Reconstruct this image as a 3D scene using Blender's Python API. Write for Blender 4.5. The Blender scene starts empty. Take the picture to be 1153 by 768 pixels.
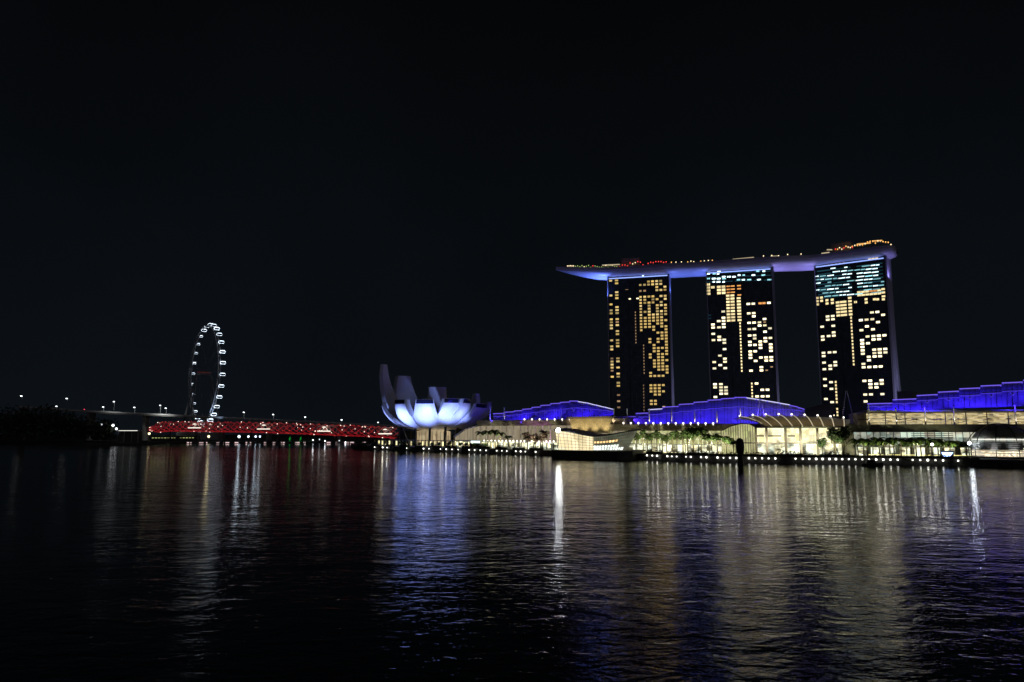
import bpy, math, random
from mathutils import Vector, Matrix
R = math.radians
random.seed(7)
S = bpy.context.scene
COL = S.collection

# ------------------------------------------------------------------ camera
F = 820.0; CX = 576.5; CY = 384.0; CAM_H = 16.0
TH = math.atan(100.0 / F)
cam_d = bpy.data.cameras.new('camera'); cam = bpy.data.objects.new('camera', cam_d); COL.objects.link(cam)
cam.location = (0, 0, CAM_H); cam.rotation_euler = (R(90) + TH, 0, 0)
cam_d.sensor_width = 36; cam_d.lens = F / 1153 * 36
cam_d.clip_start = 0.5; cam_d.clip_end = 9000
S.camera = cam

# ------------------------------------------------------------------ world: night sky over a lit city
W = bpy.data.worlds.new('World'); S.world = W; W.use_nodes = True
nt = W.node_tree; bg = nt.nodes['Background']
tc = nt.nodes.new('ShaderNodeTexCoord'); sx = nt.nodes.new('ShaderNodeSeparateXYZ')
rp = nt.nodes.new('ShaderNodeValToRGB')
nt.links.new(tc.outputs['Generated'], sx.inputs[0]); nt.links.new(sx.outputs['Z'], rp.inputs[0])
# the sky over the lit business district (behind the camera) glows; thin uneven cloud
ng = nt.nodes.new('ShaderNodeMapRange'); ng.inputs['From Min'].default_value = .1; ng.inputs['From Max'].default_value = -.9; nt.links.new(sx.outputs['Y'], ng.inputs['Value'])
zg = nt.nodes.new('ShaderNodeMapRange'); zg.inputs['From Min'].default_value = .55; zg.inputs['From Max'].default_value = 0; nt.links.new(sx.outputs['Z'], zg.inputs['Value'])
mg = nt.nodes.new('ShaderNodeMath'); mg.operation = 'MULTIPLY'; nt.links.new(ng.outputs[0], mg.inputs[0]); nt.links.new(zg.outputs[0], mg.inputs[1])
cn = nt.nodes.new('ShaderNodeTexNoise'); cn.inputs['Scale'].default_value = 2.2; cn.inputs['Detail'].default_value = 4; nt.links.new(tc.outputs['Generated'], cn.inputs['Vector'])
cr = nt.nodes.new('ShaderNodeMapRange'); cr.inputs['From Min'].default_value = .3; cr.inputs['From Max'].default_value = .7; cr.inputs['To Min'].default_value = .8; cr.inputs['To Max'].default_value = 1.25; nt.links.new(cn.outputs[0], cr.inputs['Value'])
cm = nt.nodes.new('ShaderNodeVectorMath'); cm.operation = 'SCALE'; nt.links.new(rp.outputs[0], cm.inputs[0]); nt.links.new(cr.outputs[0], cm.inputs['Scale'])
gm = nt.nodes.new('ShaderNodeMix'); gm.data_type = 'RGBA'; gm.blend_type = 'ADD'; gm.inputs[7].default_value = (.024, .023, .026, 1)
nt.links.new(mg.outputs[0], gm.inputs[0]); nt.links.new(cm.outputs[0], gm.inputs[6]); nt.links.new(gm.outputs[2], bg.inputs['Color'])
rp.color_ramp.elements[0].position = 0.0; rp.color_ramp.elements[0].color = (0.0038, 0.0055, 0.0076, 1)
rp.color_ramp.elements[1].position = 0.55; rp.color_ramp.elements[1].color = (0.0012, 0.0015, 0.0019, 1)
bg.inputs['Strength'].default_value = 1.0

# faint glow of the business district behind the camera: one wide, weak lamp
sd = bpy.data.lights.new('city_glow', 'SUN'); sun = bpy.data.objects.new('city_glow', sd); COL.objects.link(sun)
sd.energy = 0.035; sd.angle = R(25); sd.color = (1.0, 0.88, 0.88)
sun.rotation_euler = Vector((-0.62, 0.74, -0.22)).to_track_quat('-Z', 'Y').to_euler()

S.view_settings.view_transform = 'Standard'; S.view_settings.look = 'None'
S.view_settings.exposure = 0.0; S.view_settings.gamma = 1.0; S.view_settings.use_curve_mapping = False
S.render.engine = 'CYCLES'
S.cycles.max_bounces = 6; S.cycles.diffuse_bounces = 2; S.cycles.glossy_bounces = 3
S.cycles.transmission_bounces = 3; S.cycles.sample_clamp_indirect = 6.0
S.cycles.caustics_reflective = False; S.cycles.caustics_refractive = False

# ------------------------------------------------------------------ where a sight line meets the world
CT, ST = math.cos(TH), math.sin(TH)
def ray(px, py):
    h = (px - CX) / F; v = -(py - CY) / F
    return Vector((h, CT - ST * v, ST + CT * v))
def at(px, py, Y):
    d = ray(px, py); return Vector((0, 0, CAM_H)) + d * (Y / d.y)
def at_z(px, py, z):
    d = ray(px, py); return Vector((0, 0, CAM_H)) + d * ((z - CAM_H) / d.z)
def xat(px, Y, z):
    return (px - CX) / F * (Y * CT + (z - CAM_H) * ST)

class Wall:
    """a vertical plane from p0 to p1 (plan points); u along it, y back from it, z up"""
    def __init__(s, p0, p1):
        s.p0 = Vector((p0[0], p0[1], 0)); d = Vector((p1[0] - p0[0], p1[1] - p0[1], 0))
        s.U = d.length; s.d = d.normalized(); s.n = Vector((s.d.y, -s.d.x, 0)); s.rz = math.atan2(s.d.y, s.d.x)
    def hit(s, px, py, y=0.0):
        r = ray(px, py); o = Vector((0, 0, CAM_H)); q = s.p0 - s.n * y
        t = (q - o).dot(s.n) / r.dot(s.n); p = o + r * t
        return (p - s.p0).dot(s.d), p.z
    def u(s, px, py, y=0.0): return s.hit(px, py, y)[0]
    def z(s, px, py, y=0.0): return s.hit(px, py, y)[1]
    def world(s, u, y, z): return s.p0 + s.d * u - s.n * y + Vector((0, 0, z))

# ------------------------------------------------------------------ mesh builder
class MB:
    def __init__(s): s.v = []; s.f = []; s.m = []; s.cm = 0
    def add(s, vs, fs):
        n = len(s.v); s.v += [tuple(v) for v in vs]
        for f in fs: s.f.append(tuple(i + n for i in f)); s.m.append(s.cm)
    def box(s, x0, x1, y0, y1, z0, z1):
        s.add([(x, y, z) for z in (z0, z1) for y in (y0, y1) for x in (x0, x1)],
              [(0, 2, 3, 1), (4, 5, 7, 6), (0, 1, 5, 4), (2, 6, 7, 3), (0, 4, 6, 2), (1, 3, 7, 5)])
    def hexa(s, b, t):
        """b, t: four bottom and four top points, same order"""
        s.add(list(b) + list(t), [(3, 2, 1, 0), (4, 5, 6, 7), (0, 1, 5, 4), (1, 2, 6, 5), (2, 3, 7, 6), (3, 0, 4, 7)])
    def prism(s, pts, z0, z1):
        n = len(pts)
        s.add([(x, y, z0) for x, y in pts] + [(x, y, z1) for x, y in pts],
              [tuple(range(n - 1, -1, -1)), tuple(range(n, 2 * n))] + [(i, (i + 1) % n, n + (i + 1) % n, n + i) for i in range(n)])
    def prism_yz(s, pts, x0, x1):
        n = len(pts)
        s.add([(x0, y, z) for y, z in pts] + [(x1, y, z) for y, z in pts],
              [tuple(range(n)), tuple(range(2 * n - 1, n - 1, -1))] + [(i, n + i, n + (i + 1) % n, (i + 1) % n) for i in range(n)])
    def prism_xz(s, pts, y0, y1):
        n = len(pts)
        s.add([(x, y0, z) for x, z in pts] + [(x, y1, z) for x, z in pts],
              [tuple(range(n)), tuple(range(2 * n - 1, n - 1, -1))] + [(i, n + i, n + (i + 1) % n, (i + 1) % n) for i in range(n)])
    def tube(s, pts, r, n=6, r1=None, closed=False):
        pts = [Vector(p) for p in pts]; N = len(pts); rings = []
        for i, p in enumerate(pts):
            a = pts[(i - 1) % N] if (closed or i > 0) else p
            b = pts[(i + 1) % N] if (closed or i < N - 1) else p
            t = (b - a).normalized()
            up = Vector((0, 0, 1)) if abs(t.z) < 0.95 else Vector((1, 0, 0))
            e1 = t.cross(up).normalized(); e2 = t.cross(e1)
            rr = r if r1 is None else r + (r1 - r) * i / max(1, N - 1)
            rings.append([p + (e1 * math.cos(2 * math.pi * k / n) + e2 * math.sin(2 * math.pi * k / n)) * rr for k in range(n)])
        vs = [v for g in rings for v in g]; fs = []
        for i in range(N if closed else N - 1):
            j = (i + 1) % N
            for k in range(n):
                l = (k + 1) % n; fs.append((i * n + k, j * n + k, j * n + l, i * n + l))
        if not closed:
            fs.append(tuple(range(n))); fs.append(tuple((N - 1) * n + k for k in range(n - 1, -1, -1)))
        s.add(vs, fs)
    def lathe(s, prof, n=16, cx=0, cy=0):
        vs = []; fs = []; M = len(prof)
        for r, z in prof:
            for k in range(n):
                a = 2 * math.pi * k / n; vs.append((cx + r * math.cos(a), cy + r * math.sin(a), z))
        for i in range(M - 1):
            for k in range(n):
                l = (k + 1) % n; fs.append((i * n + k, i * n + l, (i + 1) * n + l, (i + 1) * n + k))
        if prof[0][0] > 1e-4: fs.append(tuple(range(n - 1, -1, -1)))
        if prof[-1][0] > 1e-4: fs.append(tuple((M - 1) * n + k for k in range(n)))
        s.add(vs, fs)
    def ball(s, c, r, n=8, m=6, sz=1.0):
        c = Vector(c); prof = [(max(1e-5, r * math.sin(math.pi * i / m)), -r * sz * math.cos(math.pi * i / m) + c.z) for i in range(m + 1)]
        s.lathe(prof, n, c.x, c.y)
    def grid(s, rows, thick=None):
        """rows: list of rows of points; a sheet, with thickness along `thick` (vector)"""
        a = len(rows); b = len(rows[0]); vs = [Vector(p) for r in rows for p in r]
        fs = [(i * b + j, i * b + j + 1, (i + 1) * b + j + 1, (i + 1) * b + j) for i in range(a - 1) for j in range(b - 1)]
        if thick is None: s.add(vs, fs); return
        t = Vector(thick); n = a * b
        fs2 = [tuple(n + k for k in reversed(f)) for f in fs]
        edge = [j for j in range(b)] + [i * b + b - 1 for i in range(1, a)] + [(a - 1) * b + j for j in range(b - 2, -1, -1)] + [i * b for i in range(a - 2, 0, -1)]
        e = len(edge); fs3 = [(edge[i], n + edge[i], n + edge[(i + 1) % e], edge[(i + 1) % e]) for i in range(e)]
        s.add(vs + [v + t for v in vs], fs + fs2 + fs3)
    def mesh(s, name, mats, smooth=False):
        me = bpy.data.meshes.new(name); me.from_pydata(s.v, [], s.f)
        if not isinstance(mats, (list, tuple)): mats = [mats]
        for m in mats: me.materials.append(m)
        if len(mats) > 1: me.polygons.foreach_set('material_index', s.m)
        if smooth: me.polygons.foreach_set('use_smooth', [True] * len(s.f))
        me.update(); return me
    def build(s, name, mats, parent=None, smooth=False, loc=None):
        return link(name, s.mesh(name, mats, smooth), parent, loc)

def link(name, data, parent=None, loc=None, rz=0):
    o = bpy.data.objects.new(name, data); COL.objects.link(o)
    if parent: o.parent = parent
    if loc is not None: o.location = loc
    if rz: o.rotation_euler = (0, 0, rz)
    return o
def tag(o, label, cat, group=None):
    o['label'] = label; o['category'] = cat
    if group: o['group'] = group
    return o
def thing(name, label, cat, loc=(0, 0, 0), rz=0, group=None):
    o = bpy.data.objects.new(name, None); COL.objects.link(o); o.empty_display_size = 1
    o.location = loc; o.rotation_euler = (0, 0, rz); return tag(o, label, cat, group)
def structure(name, mb, mat): o = mb.build(name, mat); o['kind'] = 'structure'; return o
def dup(root, loc, rz=0, label=None, group=None, scale=None):
    r = root.copy(); COL.objects.link(r); r.location = loc; r.rotation_euler = (0, 0, rz)
    if scale: r.scale = (scale,) * 3 if not isinstance(scale, tuple) else scale
    if label: r['label'] = label
    if group: r['group'] = group
    for ch in list(root.children):
        c = ch.copy(); COL.objects.link(c); c.parent = r
        for g in ch.children:
            d = g.copy(); COL.objects.link(d); d.parent = c
    return r
ORD = ['first', 'second', 'third', 'fourth', 'fifth', 'sixth', 'seventh', 'eighth', 'ninth', 'tenth', 'eleventh', 'twelfth',
       'thirteenth', 'fourteenth', 'fifteenth', 'sixteenth', 'seventeenth', 'eighteenth', 'nineteenth', 'twentieth',
       'twenty-first', 'twenty-second', 'twenty-third', 'twenty-fourth', 'twenty-fifth', 'twenty-sixth', 'twenty-seventh', 'twenty-eighth']

# ------------------------------------------------------------------ materials
def mat(name, col, rough=0.6, metal=0.0, var=0.25, vscale=0.6, bump=0.0):
    m = bpy.data.materials.new(name); m.use_nodes = True; t = m.node_tree; b = t.nodes['Principled BSDF']
    b.inputs['Roughness'].default_value = rough; b.inputs['Metallic'].default_value = metal
    c = t.nodes.new('ShaderNodeTexCoord'); n = t.nodes.new('ShaderNodeTexNoise'); n.inputs['Scale'].default_value = vscale
    n.inputs['Detail'].default_value = 5
    r = t.nodes.new('ShaderNodeValToRGB')
    r.color_ramp.elements[0].position = .3; r.color_ramp.elements[1].position = .7
    r.color_ramp.elements[0].color = tuple(x * (1 - var) for x in col) + (1,)
    r.color_ramp.elements[1].color = tuple(min(1, x * (1 + var)) for x in col) + (1,)
    t.links.new(c.outputs['Object'], n.inputs['Vector']); t.links.new(n.outputs[0], r.inputs[0]); t.links.new(r.outputs[0], b.inputs['Base Color'])
    if bump:
        bp = t.nodes.new('ShaderNodeBump'); bp.inputs['Distance'].default_value = bump
        t.links.new(n.outputs[0], bp.inputs['Height']); t.links.new(bp.outputs[0], b.inputs['Normal'])
    return m
def lamp_mat(name, col, strength, sample=False, var=0.0, island=False, warm=None):
    """something that gives off light; var: uneven from lamp to lamp"""
    m = bpy.data.materials.new(name); m.use_nodes = True; t = m.node_tree; t.nodes.clear()
    o = t.nodes.new('ShaderNodeOutputMaterial'); e = t.nodes.new('ShaderNodeEmission')
    e.inputs['Color'].default_value = tuple(col) + (1,); e.inputs['Strength'].default_value = strength
    t.links.new(e.outputs[0], o.inputs[0])
    if var and warm:
        g0 = t.nodes.new('ShaderNodeObjectInfo'); k = t.nodes.new('ShaderNodeMath'); k.operation = 'MULTIPLY'; k.inputs[1].default_value = 7.31; t.links.new(g0.outputs['Random'], k.inputs[0])
        fr = t.nodes.new('ShaderNodeMath'); fr.operation = 'FRACT'; t.links.new(k.outputs[0], fr.inputs[0])
        mx = t.nodes.new('ShaderNodeMix'); mx.data_type = 'RGBA'; mx.inputs[6].default_value = tuple(col) + (1,); mx.inputs[7].default_value = tuple(warm) + (1,)
        t.links.new(fr.outputs[0], mx.inputs[0]); t.links.new(mx.outputs[2], e.inputs['Color'])
    if var:
        if island: g = t.nodes.new('ShaderNodeNewGeometry'); src = g.outputs['Random Per Island']
        else: g = t.nodes.new('ShaderNodeObjectInfo'); src = g.outputs['Random']
        mr = t.nodes.new('ShaderNodeMapRange'); mr.inputs['To Min'].default_value = strength * (1 - var); mr.inputs['To Max'].default_value = strength * (1 + var)
        t.links.new(src, mr.inputs['Value']); t.links.new(mr.outputs[0], e.inputs['Strength'])
    m.cycles.emission_sampling = 'AUTO' if sample else 'NONE'
    return m
def lit_glass(name, c0, c1, strength, sx=0.35, sz=0.28, sample=True, floor=0.15, sharp=(.35, .65), cell=2.0):
    """lit room behind glazing: shop displays, ceilings and back walls of uneven brightness"""
    m = bpy.data.materials.new(name); m.use_nodes = True; t = m.node_tree; t.nodes.clear()
    o = t.nodes.new('ShaderNodeOutputMaterial'); e = t.nodes.new('ShaderNodeEmission'); t.links.new(e.outputs[0], o.inputs[0])
    c = t.nodes.new('ShaderNodeTexCoord'); mp = t.nodes.new('ShaderNodeMapping'); mp.inputs['Scale'].default_value = (sx, 0.02, sz)
    t.links.new(c.outputs['Object'], mp.inputs[0])
    v = t.nodes.new('ShaderNodeTexVoronoi'); v.distance = 'CHEBYCHEV'; v.inputs['Scale'].default_value = cell; v.inputs['Randomness'].default_value = .6
    t.links.new(mp.outputs[0], v.inputs['Vector'])
    sp = t.nodes.new('ShaderNodeSeparateColor'); t.links.new(v.outputs['Color'], sp.inputs[0])
    n = t.nodes.new('ShaderNodeTexNoise'); n.inputs['Scale'].default_value = 1.4; n.inputs['Detail'].default_value = 6; t.links.new(mp.outputs[0], n.inputs['Vector'])
    ad = t.nodes.new('ShaderNodeMath'); ad.operation = 'MULTIPLY_ADD'; ad.inputs[1].default_value = .5
    t.links.new(sp.outputs[0], ad.inputs[0]); t.links.new(n.outputs[0], ad.inputs[2])
    mr = t.nodes.new('ShaderNodeMapRange'); mr.inputs['From Min'].default_value = sharp[0]; mr.inputs['From Max'].default_value = sharp[1] + .4
    mr.inputs['To Min'].default_value = strength * floor; mr.inputs['To Max'].default_value = strength
    t.links.new(ad.outputs[0], mr.inputs['Value']); t.links.new(mr.outputs[0], e.inputs['Strength'])
    mx = t.nodes.new('ShaderNodeMix'); mx.data_type = 'RGBA'; mx.inputs[6].default_value = tuple(c0) + (1,); mx.inputs[7].default_value = tuple(c1) + (1,)
    t.links.new(sp.outputs[1], mx.inputs[0]); t.links.new(mx.outputs[2], e.inputs['Color'])
    m.cycles.emission_sampling = 'AUTO' if sample else 'NONE'
    return m

M = {}
M['stone'] = mat('pale_stone', (.34, .31, .27), .7)
M['fascia'] = mat('bronze_fascia', (.30, .24, .20), .5, var=.15)
M['concrete'] = mat('concrete', (.34, .33, .31), .8)
M['dark_concrete'] = mat('dark_quay', (.07, .07, .07), .7, var=.4)
M['white_metal'] = mat('white_metal', (.75, .75, .76), .35, var=.05)
M['grey_metal'] = mat('grey_metal', (.25, .26, .28), .4, var=.1)
M['dark_metal'] = mat('dark_metal', (.04, .04, .045), .4, var=.2)
M['panel'] = mat('roof_panel', (.42, .42, .50), .8, var=.15, vscale=.35)
M['petal'] = mat('petal_shell', (.78, .78, .80), .4, var=.04, vscale=.15)
M['endwall'] = mat('end_wall', (.50, .49, .54), .5, var=.08, vscale=.1)
M['hull'] = mat('hull_panel', (.55, .54, .58), .4, var=.08, vscale=.1)
M['leaf'] = mat('leaf', (.065, .10, .03), .6, var=.5, vscale=1.2)
M['leaf_dark'] = mat('leaf_dark', (.04, .06, .025), .6, var=.5, vscale=1.2)
M['leaf_red'] = mat('leaf_red', (.09, .045, .045), .6, var=.4, vscale=1.2)
M['bark'] = mat('bark', (.12, .09, .06), .8)
M['soil'] = mat('ground', (.10, .10, .09), .9, vscale=.05)
M['asphalt'] = mat('asphalt', (.05, .05, .05), .8)
M['paving'] = mat('paving', (.22, .20, .18), .7, vscale=.3)
M['black'] = mat('black_paint', (.012, .012, .014), .5)

def glass(name, col=(.085, .10, .13), rough=.14):
    m = bpy.data.materials.new(name); m.use_nodes = True; t = m.node_tree; b = t.nodes['Principled BSDF']
    b.inputs['Roughness'].default_value = rough; b.inputs['Metallic'].default_value = .85   # mirror-coated panes
    c = t.nodes.new('ShaderNodeTexCoord'); mp = t.nodes.new('ShaderNodeMapping'); mp.inputs['Rotation'].default_value = (R(90), 0, 0)
    br = t.nodes.new('ShaderNodeTexBrick'); br.offset = 0; br.inputs['Scale'].default_value = 1.0
    br.inputs['Brick Width'].default_value = 2.4; br.inputs['Row Height'].default_value = 3.45; br.inputs['Mortar Size'].default_value = .12
    br.inputs['Color1'].default_value = tuple(col) + (1,); br.inputs['Color2'].default_value = tuple(x * 1.6 for x in col) + (1,)
    br.inputs['Mortar'].default_value = (.04, .04, .045, 1)
    t.links.new(c.outputs['Object'], mp.inputs[0]); t.links.new(mp.outputs[0], br.inputs['Vector']); t.links.new(br.outputs[0], b.inputs['Base Color'])
    return m
M['glass'] = glass('dark_glazing')
M['navy_glass'] = mat('navy_glass', (.012, .016, .04), .12, var=.1)

# ------------------------------------------------------------------ lamps with real light
def point(name, loc, power, col=(1, .9, .7), r=.5, parent=None):
    d = bpy.data.lights.new(name, 'POINT'); d.energy = power; d.color = col; d.shadow_soft_size = r
    o = bpy.data.objects.new(name, d); COL.objects.link(o); o.location = loc; o.parent = parent; return o
def spot(name, loc, target, power, col, size=60, blend=.6, r=.5):
    d = bpy.data.lights.new(name, 'SPOT'); d.energy = power; d.color = col; d.spot_size = R(size); d.spot_blend = blend; d.shadow_soft_size = r
    o = bpy.data.objects.new(name, d); COL.objects.link(o); o.location = loc
    o.rotation_euler = (Vector(target) - Vector(loc)).to_track_quat('-Z', 'Y').to_euler(); return o
def area(name, loc, target, sx_, sy_, power, col, along=None):
    d = bpy.data.lights.new(name, 'AREA'); d.shape = 'RECTANGLE'; d.size = sx_; d.size_y = sy_; d.energy = power; d.color = col
    o = bpy.data.objects.new(name, d); COL.objects.link(o)
    z = (Vector(loc) - Vector(target)).normalized()
    x = Vector(along).normalized() if along is not None else Vector((1, 0, 0)); y = z.cross(x).normalized(); x = y.cross(z).normalized()
    m = Matrix((x, y, z)).transposed().to_4x4(); m.translation = Vector(loc); o.matrix_world = m; return o

# ================================================================== SETTING: water, land
def water():
    m = bpy.data.materials.new('bay_water'); m.use_nodes = True; t = m.node_tree; b = t.nodes['Principled BSDF']
    b.inputs['Base Color'].default_value = (.004, .007, .010, 1); b.inputs['Roughness'].default_value = .035; b.inputs['IOR'].default_value = 1.33
    c = t.nodes.new('ShaderNodeTexCoord'); prev = None
    pn = t.nodes.new('ShaderNodeTexNoise'); pn.inputs['Scale'].default_value = .018; pn.inputs['Detail'].default_value = 3; t.links.new(c.outputs['Object'], pn.inputs['Vector'])
    pr = t.nodes.new('ShaderNodeMapRange'); pr.inputs['From Min'].default_value = .35; pr.inputs['From Max'].default_value = .65; pr.inputs['To Min'].default_value = .55; pr.inputs['To Max'].default_value = 1.0   # gusts: calmer and rougher patches
    t.links.new(pn.outputs[0], pr.inputs['Value'])
    for sc, st, dist, det, rot in ((.10, (.6, 1, 1), .30, 2, 8), (.45, (.6, 1, 1), .165, 2, -14), (1.1, (.75, 1, 1), .072, 3, 17), (3.2, (.8, 1, 1), .020, 3, -6)):
        mp = t.nodes.new('ShaderNodeMapping'); mp.inputs['Scale'].default_value = st; mp.inputs['Rotation'].default_value = (0, 0, R(rot))
        n = t.nodes.new('ShaderNodeTexNoise'); n.inputs['Scale'].default_value = sc; n.inputs['Detail'].default_value = det; n.inputs['Distortion'].default_value = .5
        bp = t.nodes.new('ShaderNodeBump'); bp.inputs['Distance'].default_value = dist; t.links.new(pr.outputs[0], bp.inputs['Strength'])
        t.links.new(c.outputs['Object'], mp.inputs[0]); t.links.new(mp.outputs[0], n.inputs['Vector']); t.links.new(n.outputs[0], bp.inputs['Height'])
        if prev: t.links.new(prev.outputs[0], bp.inputs['Normal'])
        prev = bp
    t.links.new(prev.outputs[0], b.inputs['Normal'])
    w = MB(); w.add([(-2500, -120, 0), (2500, -120, 0), (2500, 2200, 0), (-2500, 2200, 0)], [(0, 1, 2, 3)])
    return structure('water', w, m)
water()

GZ = 3.0
shore_px = [(398, 505.6), (440, 507), (490, 508.6), (540, 510.2), (590, 512), (640, 513.6), (700, 516.2), (760, 519), (820, 520.8),
            (900, 522), (960, 522.6), (1050, 523.8), (1100, 525), (1153, 526.5), (1260, 529), (1450, 533)]
shore = [at_z(x, y, 0) for x, y in shore_px]
land = [(p.x, p.y) for p in shore] + [(1400, 300), (2400, 900), (2400, 2100), (-150, 2100), (-158, 720)]
b = MB(); b.prism(land, -2, GZ - .4); structure('ground', b, M['soil'])
# promenade: paved strip along the water, its quay wall facing the bay
prom = [(p.x, p.y - .25) for p in shore]
inner = []
for i, p in enumerate(shore):
    a = shore[max(0, i - 1)]; c = shore[min(len(shore) - 1, i + 1)]; t = (c - a).normalized(); n = Vector((-t.y, t.x, 0))
    q = p + n * 24; inner.append((q.x, q.y))
b = MB()
for i in range(len(prom) - 1):
    a0, a1, c1, c0 = prom[i], prom[i + 1], inner[i + 1], inner[i]
    b.hexa([(*a0, -1.5), (*a1, -1.5), (*c1, -1.5), (*c0, -1.5)], [(*a0, GZ), (*a1, GZ), (*c1, GZ), (*c0, GZ)])
structure('promenade', b, [M['dark_concrete']])
farb = [(-1600, 700), (xat(0, 800, 3), 795), (xat(100, 790, 3), 780), (xat(166, 790, 3), 790), (xat(185, 860, 3), 880), (xat(300, 905, 3), 905), (xat(440, 930, 3), 925), (-140, 930), (-140, 2100), (-2400, 2100), (-2400, 700)]
b = MB(); b.prism(farb, -2, 2.2); structure('far_bank_ground', b, M['soil'])

# ================================================================== HOTEL TOWERS
ZT = 190.0
def tower_wall(pa, Ya, pb, Yb): return Wall((xat(pa, Ya, ZT), Ya), (xat(pb, Yb, ZT), Yb))
WIN = {
    'yellow': lamp_mat('window_yellow', (1.0, .76, .33), .66, var=.55, warm=(1.0, .66, .20)),
    'white': lamp_mat('window_white', (1.0, .90, .62), 1.7, var=.55, warm=(1.0, .84, .50)),
    'gold': lamp_mat('window_gold', (1.0, .79, .40), 1.25, var=.3),
    'orange': lamp_mat('window_orange', (1.0, .42, .12), .8, var=.4),
    'cyan': lamp_mat('window_cyan', (.33, .72, .82), 1.0, var=.6),
    'pale': lamp_mat('window_pale', (.72, .95, 1.0), 2.2, var=.4),
    'dim': lamp_mat('window_dim', (.9, .55, .30), .38, var=.4),
    'blue': lamp_mat('window_blue', (.06, .24, .34), .16, var=.5),
}
WKEY = list(WIN)
FLOOR = 3.45
def make_tower(wall, label, wins, endw):
    t = thing('hotel_tower', label, 'tower', (wall.p0.x, wall.p0.y, GZ - .5), wall.rz); U = wall.U; dz = GZ - .5
    b = MB(); b.box(0, U, 0, 11, 0, ZT - dz); b.build('facade', M['glass'], t)
    def fl(z): return 11.3 + 26 * max(0.0, 1 - z / 125) ** 1.7
    zs = [0, 12, 25, 40, 55, 70, 85, 100, 125, ZT - dz]
    b = MB()
    b.prism_yz([(fl(z), z) for z in zs] + [(fl(z) + 9, z) for z in reversed(zs)], .4, U - .4); b.build('rear_slab', M['glass'], t)
    for x0, x1 in ((-.9, -.01), (U + .01, U + endw)):
        b = MB()
        b.prism_yz([(-.6, 0), (11.0, 0), (11.0, ZT - dz), (-.6, ZT - dz)], x0, x1)
        b.prism_yz([(fl(z) - .2, z) for z in zs] + [(fl(z) + 9.4, z) for z in reversed(zs)], x0, x1)
        b.build('end_wall', M['endwall'], t)
    b = MB()                                         # thin vertical fins between the bays
    for fr in (.02, .34, .56, .98): b.box(U * fr - .2, U * fr + .2, -.35, .0, 0, ZT - dz - 3)
    b.build('facade_fin', M['dark_metal'], t)
    b = MB(); b.box(1, U - 1, -.9, -.02, ZT - 2.3 - dz, ZT - 1.3 - dz); b.build('led_strip', LED, t)
    wins = sorted(wins, key=lambda w: -(w[2] * w[3]))
    cache = {}
    for (u, z, w, h, k) in wins[:100]:
        key = (round(w, 1), round(h, 1), k)
        if key not in cache:
            b = MB(); w_ = w * .84; b.box(-w_ / 2, w_ / 2, -.06 if k == 'blue' else -.12, -.02, .2, h * .92); cache[key] = b.mesh('window', WIN[k])
        o = link('window', cache[key], t, (u, 0, z - dz))
    if len(wins) > 100:
        b = MB()
        for (u, z, w, h, k) in wins[100:]:
            b.cm = WKEY.index(k); b.box(u - w * .42, u + w * .42, -.12, -.02, z - dz + .2, z - dz + h * .92)
        o = b.build('window', [WIN[k] for k in WKEY], t); o['kind'] = 'stuff'
    return t
LED = lamp_mat('blue_white_led', (.30, .42, 1.0), 1.3)

def cells(wall, ox, oy, sc, cols, rows, w, h, kind, colref, shift=None):
    """cols: zoomed x at height colref; rows: {zoomed y: 'indices'}; snapped to the floors of the tower"""
    out = []
    us = [wall.u(ox + c / sc, oy + colref / sc) for c in cols]
    for y, ids in rows:
        for i in ids:
            z = wall.z(ox + cols[i] / sc, oy + y / sc)
            z = round((z - GZ) / FLOOR) * FLOOR + GZ
            out.append((us[i], z - h / 2, w, h, kind))
    return out
def strip(wall, px, y0, y1, kind, w=1.3, h=2.0, colref=None):
    """a stair or lift lobby column: one small window on every floor"""
    u = wall.u(px, (y0 + y1) / 2); za = wall.z(px, y1); zb = wall.z(px, y0)
    k0 = math.ceil((za - GZ) / FLOOR); k1 = math.floor((zb - GZ) / FLOOR)
    return [(u, GZ + k * FLOOR - h / 2, w, h, kind) for k in range(k0, k1 + 1)]

W3 = tower_wall(684.5, 822, 752.5, 803)
W2 = tower_wall(796, 792, 868.5, 770)
W1 = tower_wall(917.5, 762, 996, 720)

# --- left tower: yellow rooms
k3 = lambda k: 238 + 25.6 * k
r3 = {0: [2, 3, 4, 5], 1: [0, 1, 2, 3, 4, 5], 2: [4, 6], 3: [4, 5, 6], 5: [1, 2, 3, 5, 6], 6: [0, 1, 3, 4, 6], 7: [0, 1, 2, 3, 5], 8: [0, 2, 4, 5, 6],
      9: [0, 2, 4, 6], 10: [0, 2, 4, 5, 6], 11: [0, 1, 2, 3, 4, 5, 6], 12: [0, 2, 3, 4, 5], 13: [0, 1, 2, 3, 4, 5, 6], 14: [0, 1, 2, 3, 4, 5], 15: [0, 1, 2, 5, 6],
      16: [0, 1, 2, 3, 6], 17: [0, 3], 18: [4, 5, 6], 19: [5, 6], 20: [2, 4, 5, 6], 21: [2, 4, 6], 22: [3, 6], 23: [3, 4, 5, 6], 24: [3, 4, 6], 25: [2, 4, 5, 6],
      26: [2, 4, 5], 27: [3, 4, 5, 6], 28: [3, 4, 5], 29: [3, 4, 5, 6], 30: [4, 5, 6], 31: [2, 6], 32: [2, 3, 4, 5], 35: [2, 3, 4, 5], 36: [2, 3, 4], 37: [2, 3, 4, 5],
      38: [3, 4], 39: [3, 4], 41: [2, 3], 42: [2, 3], 43: [5]}
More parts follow.
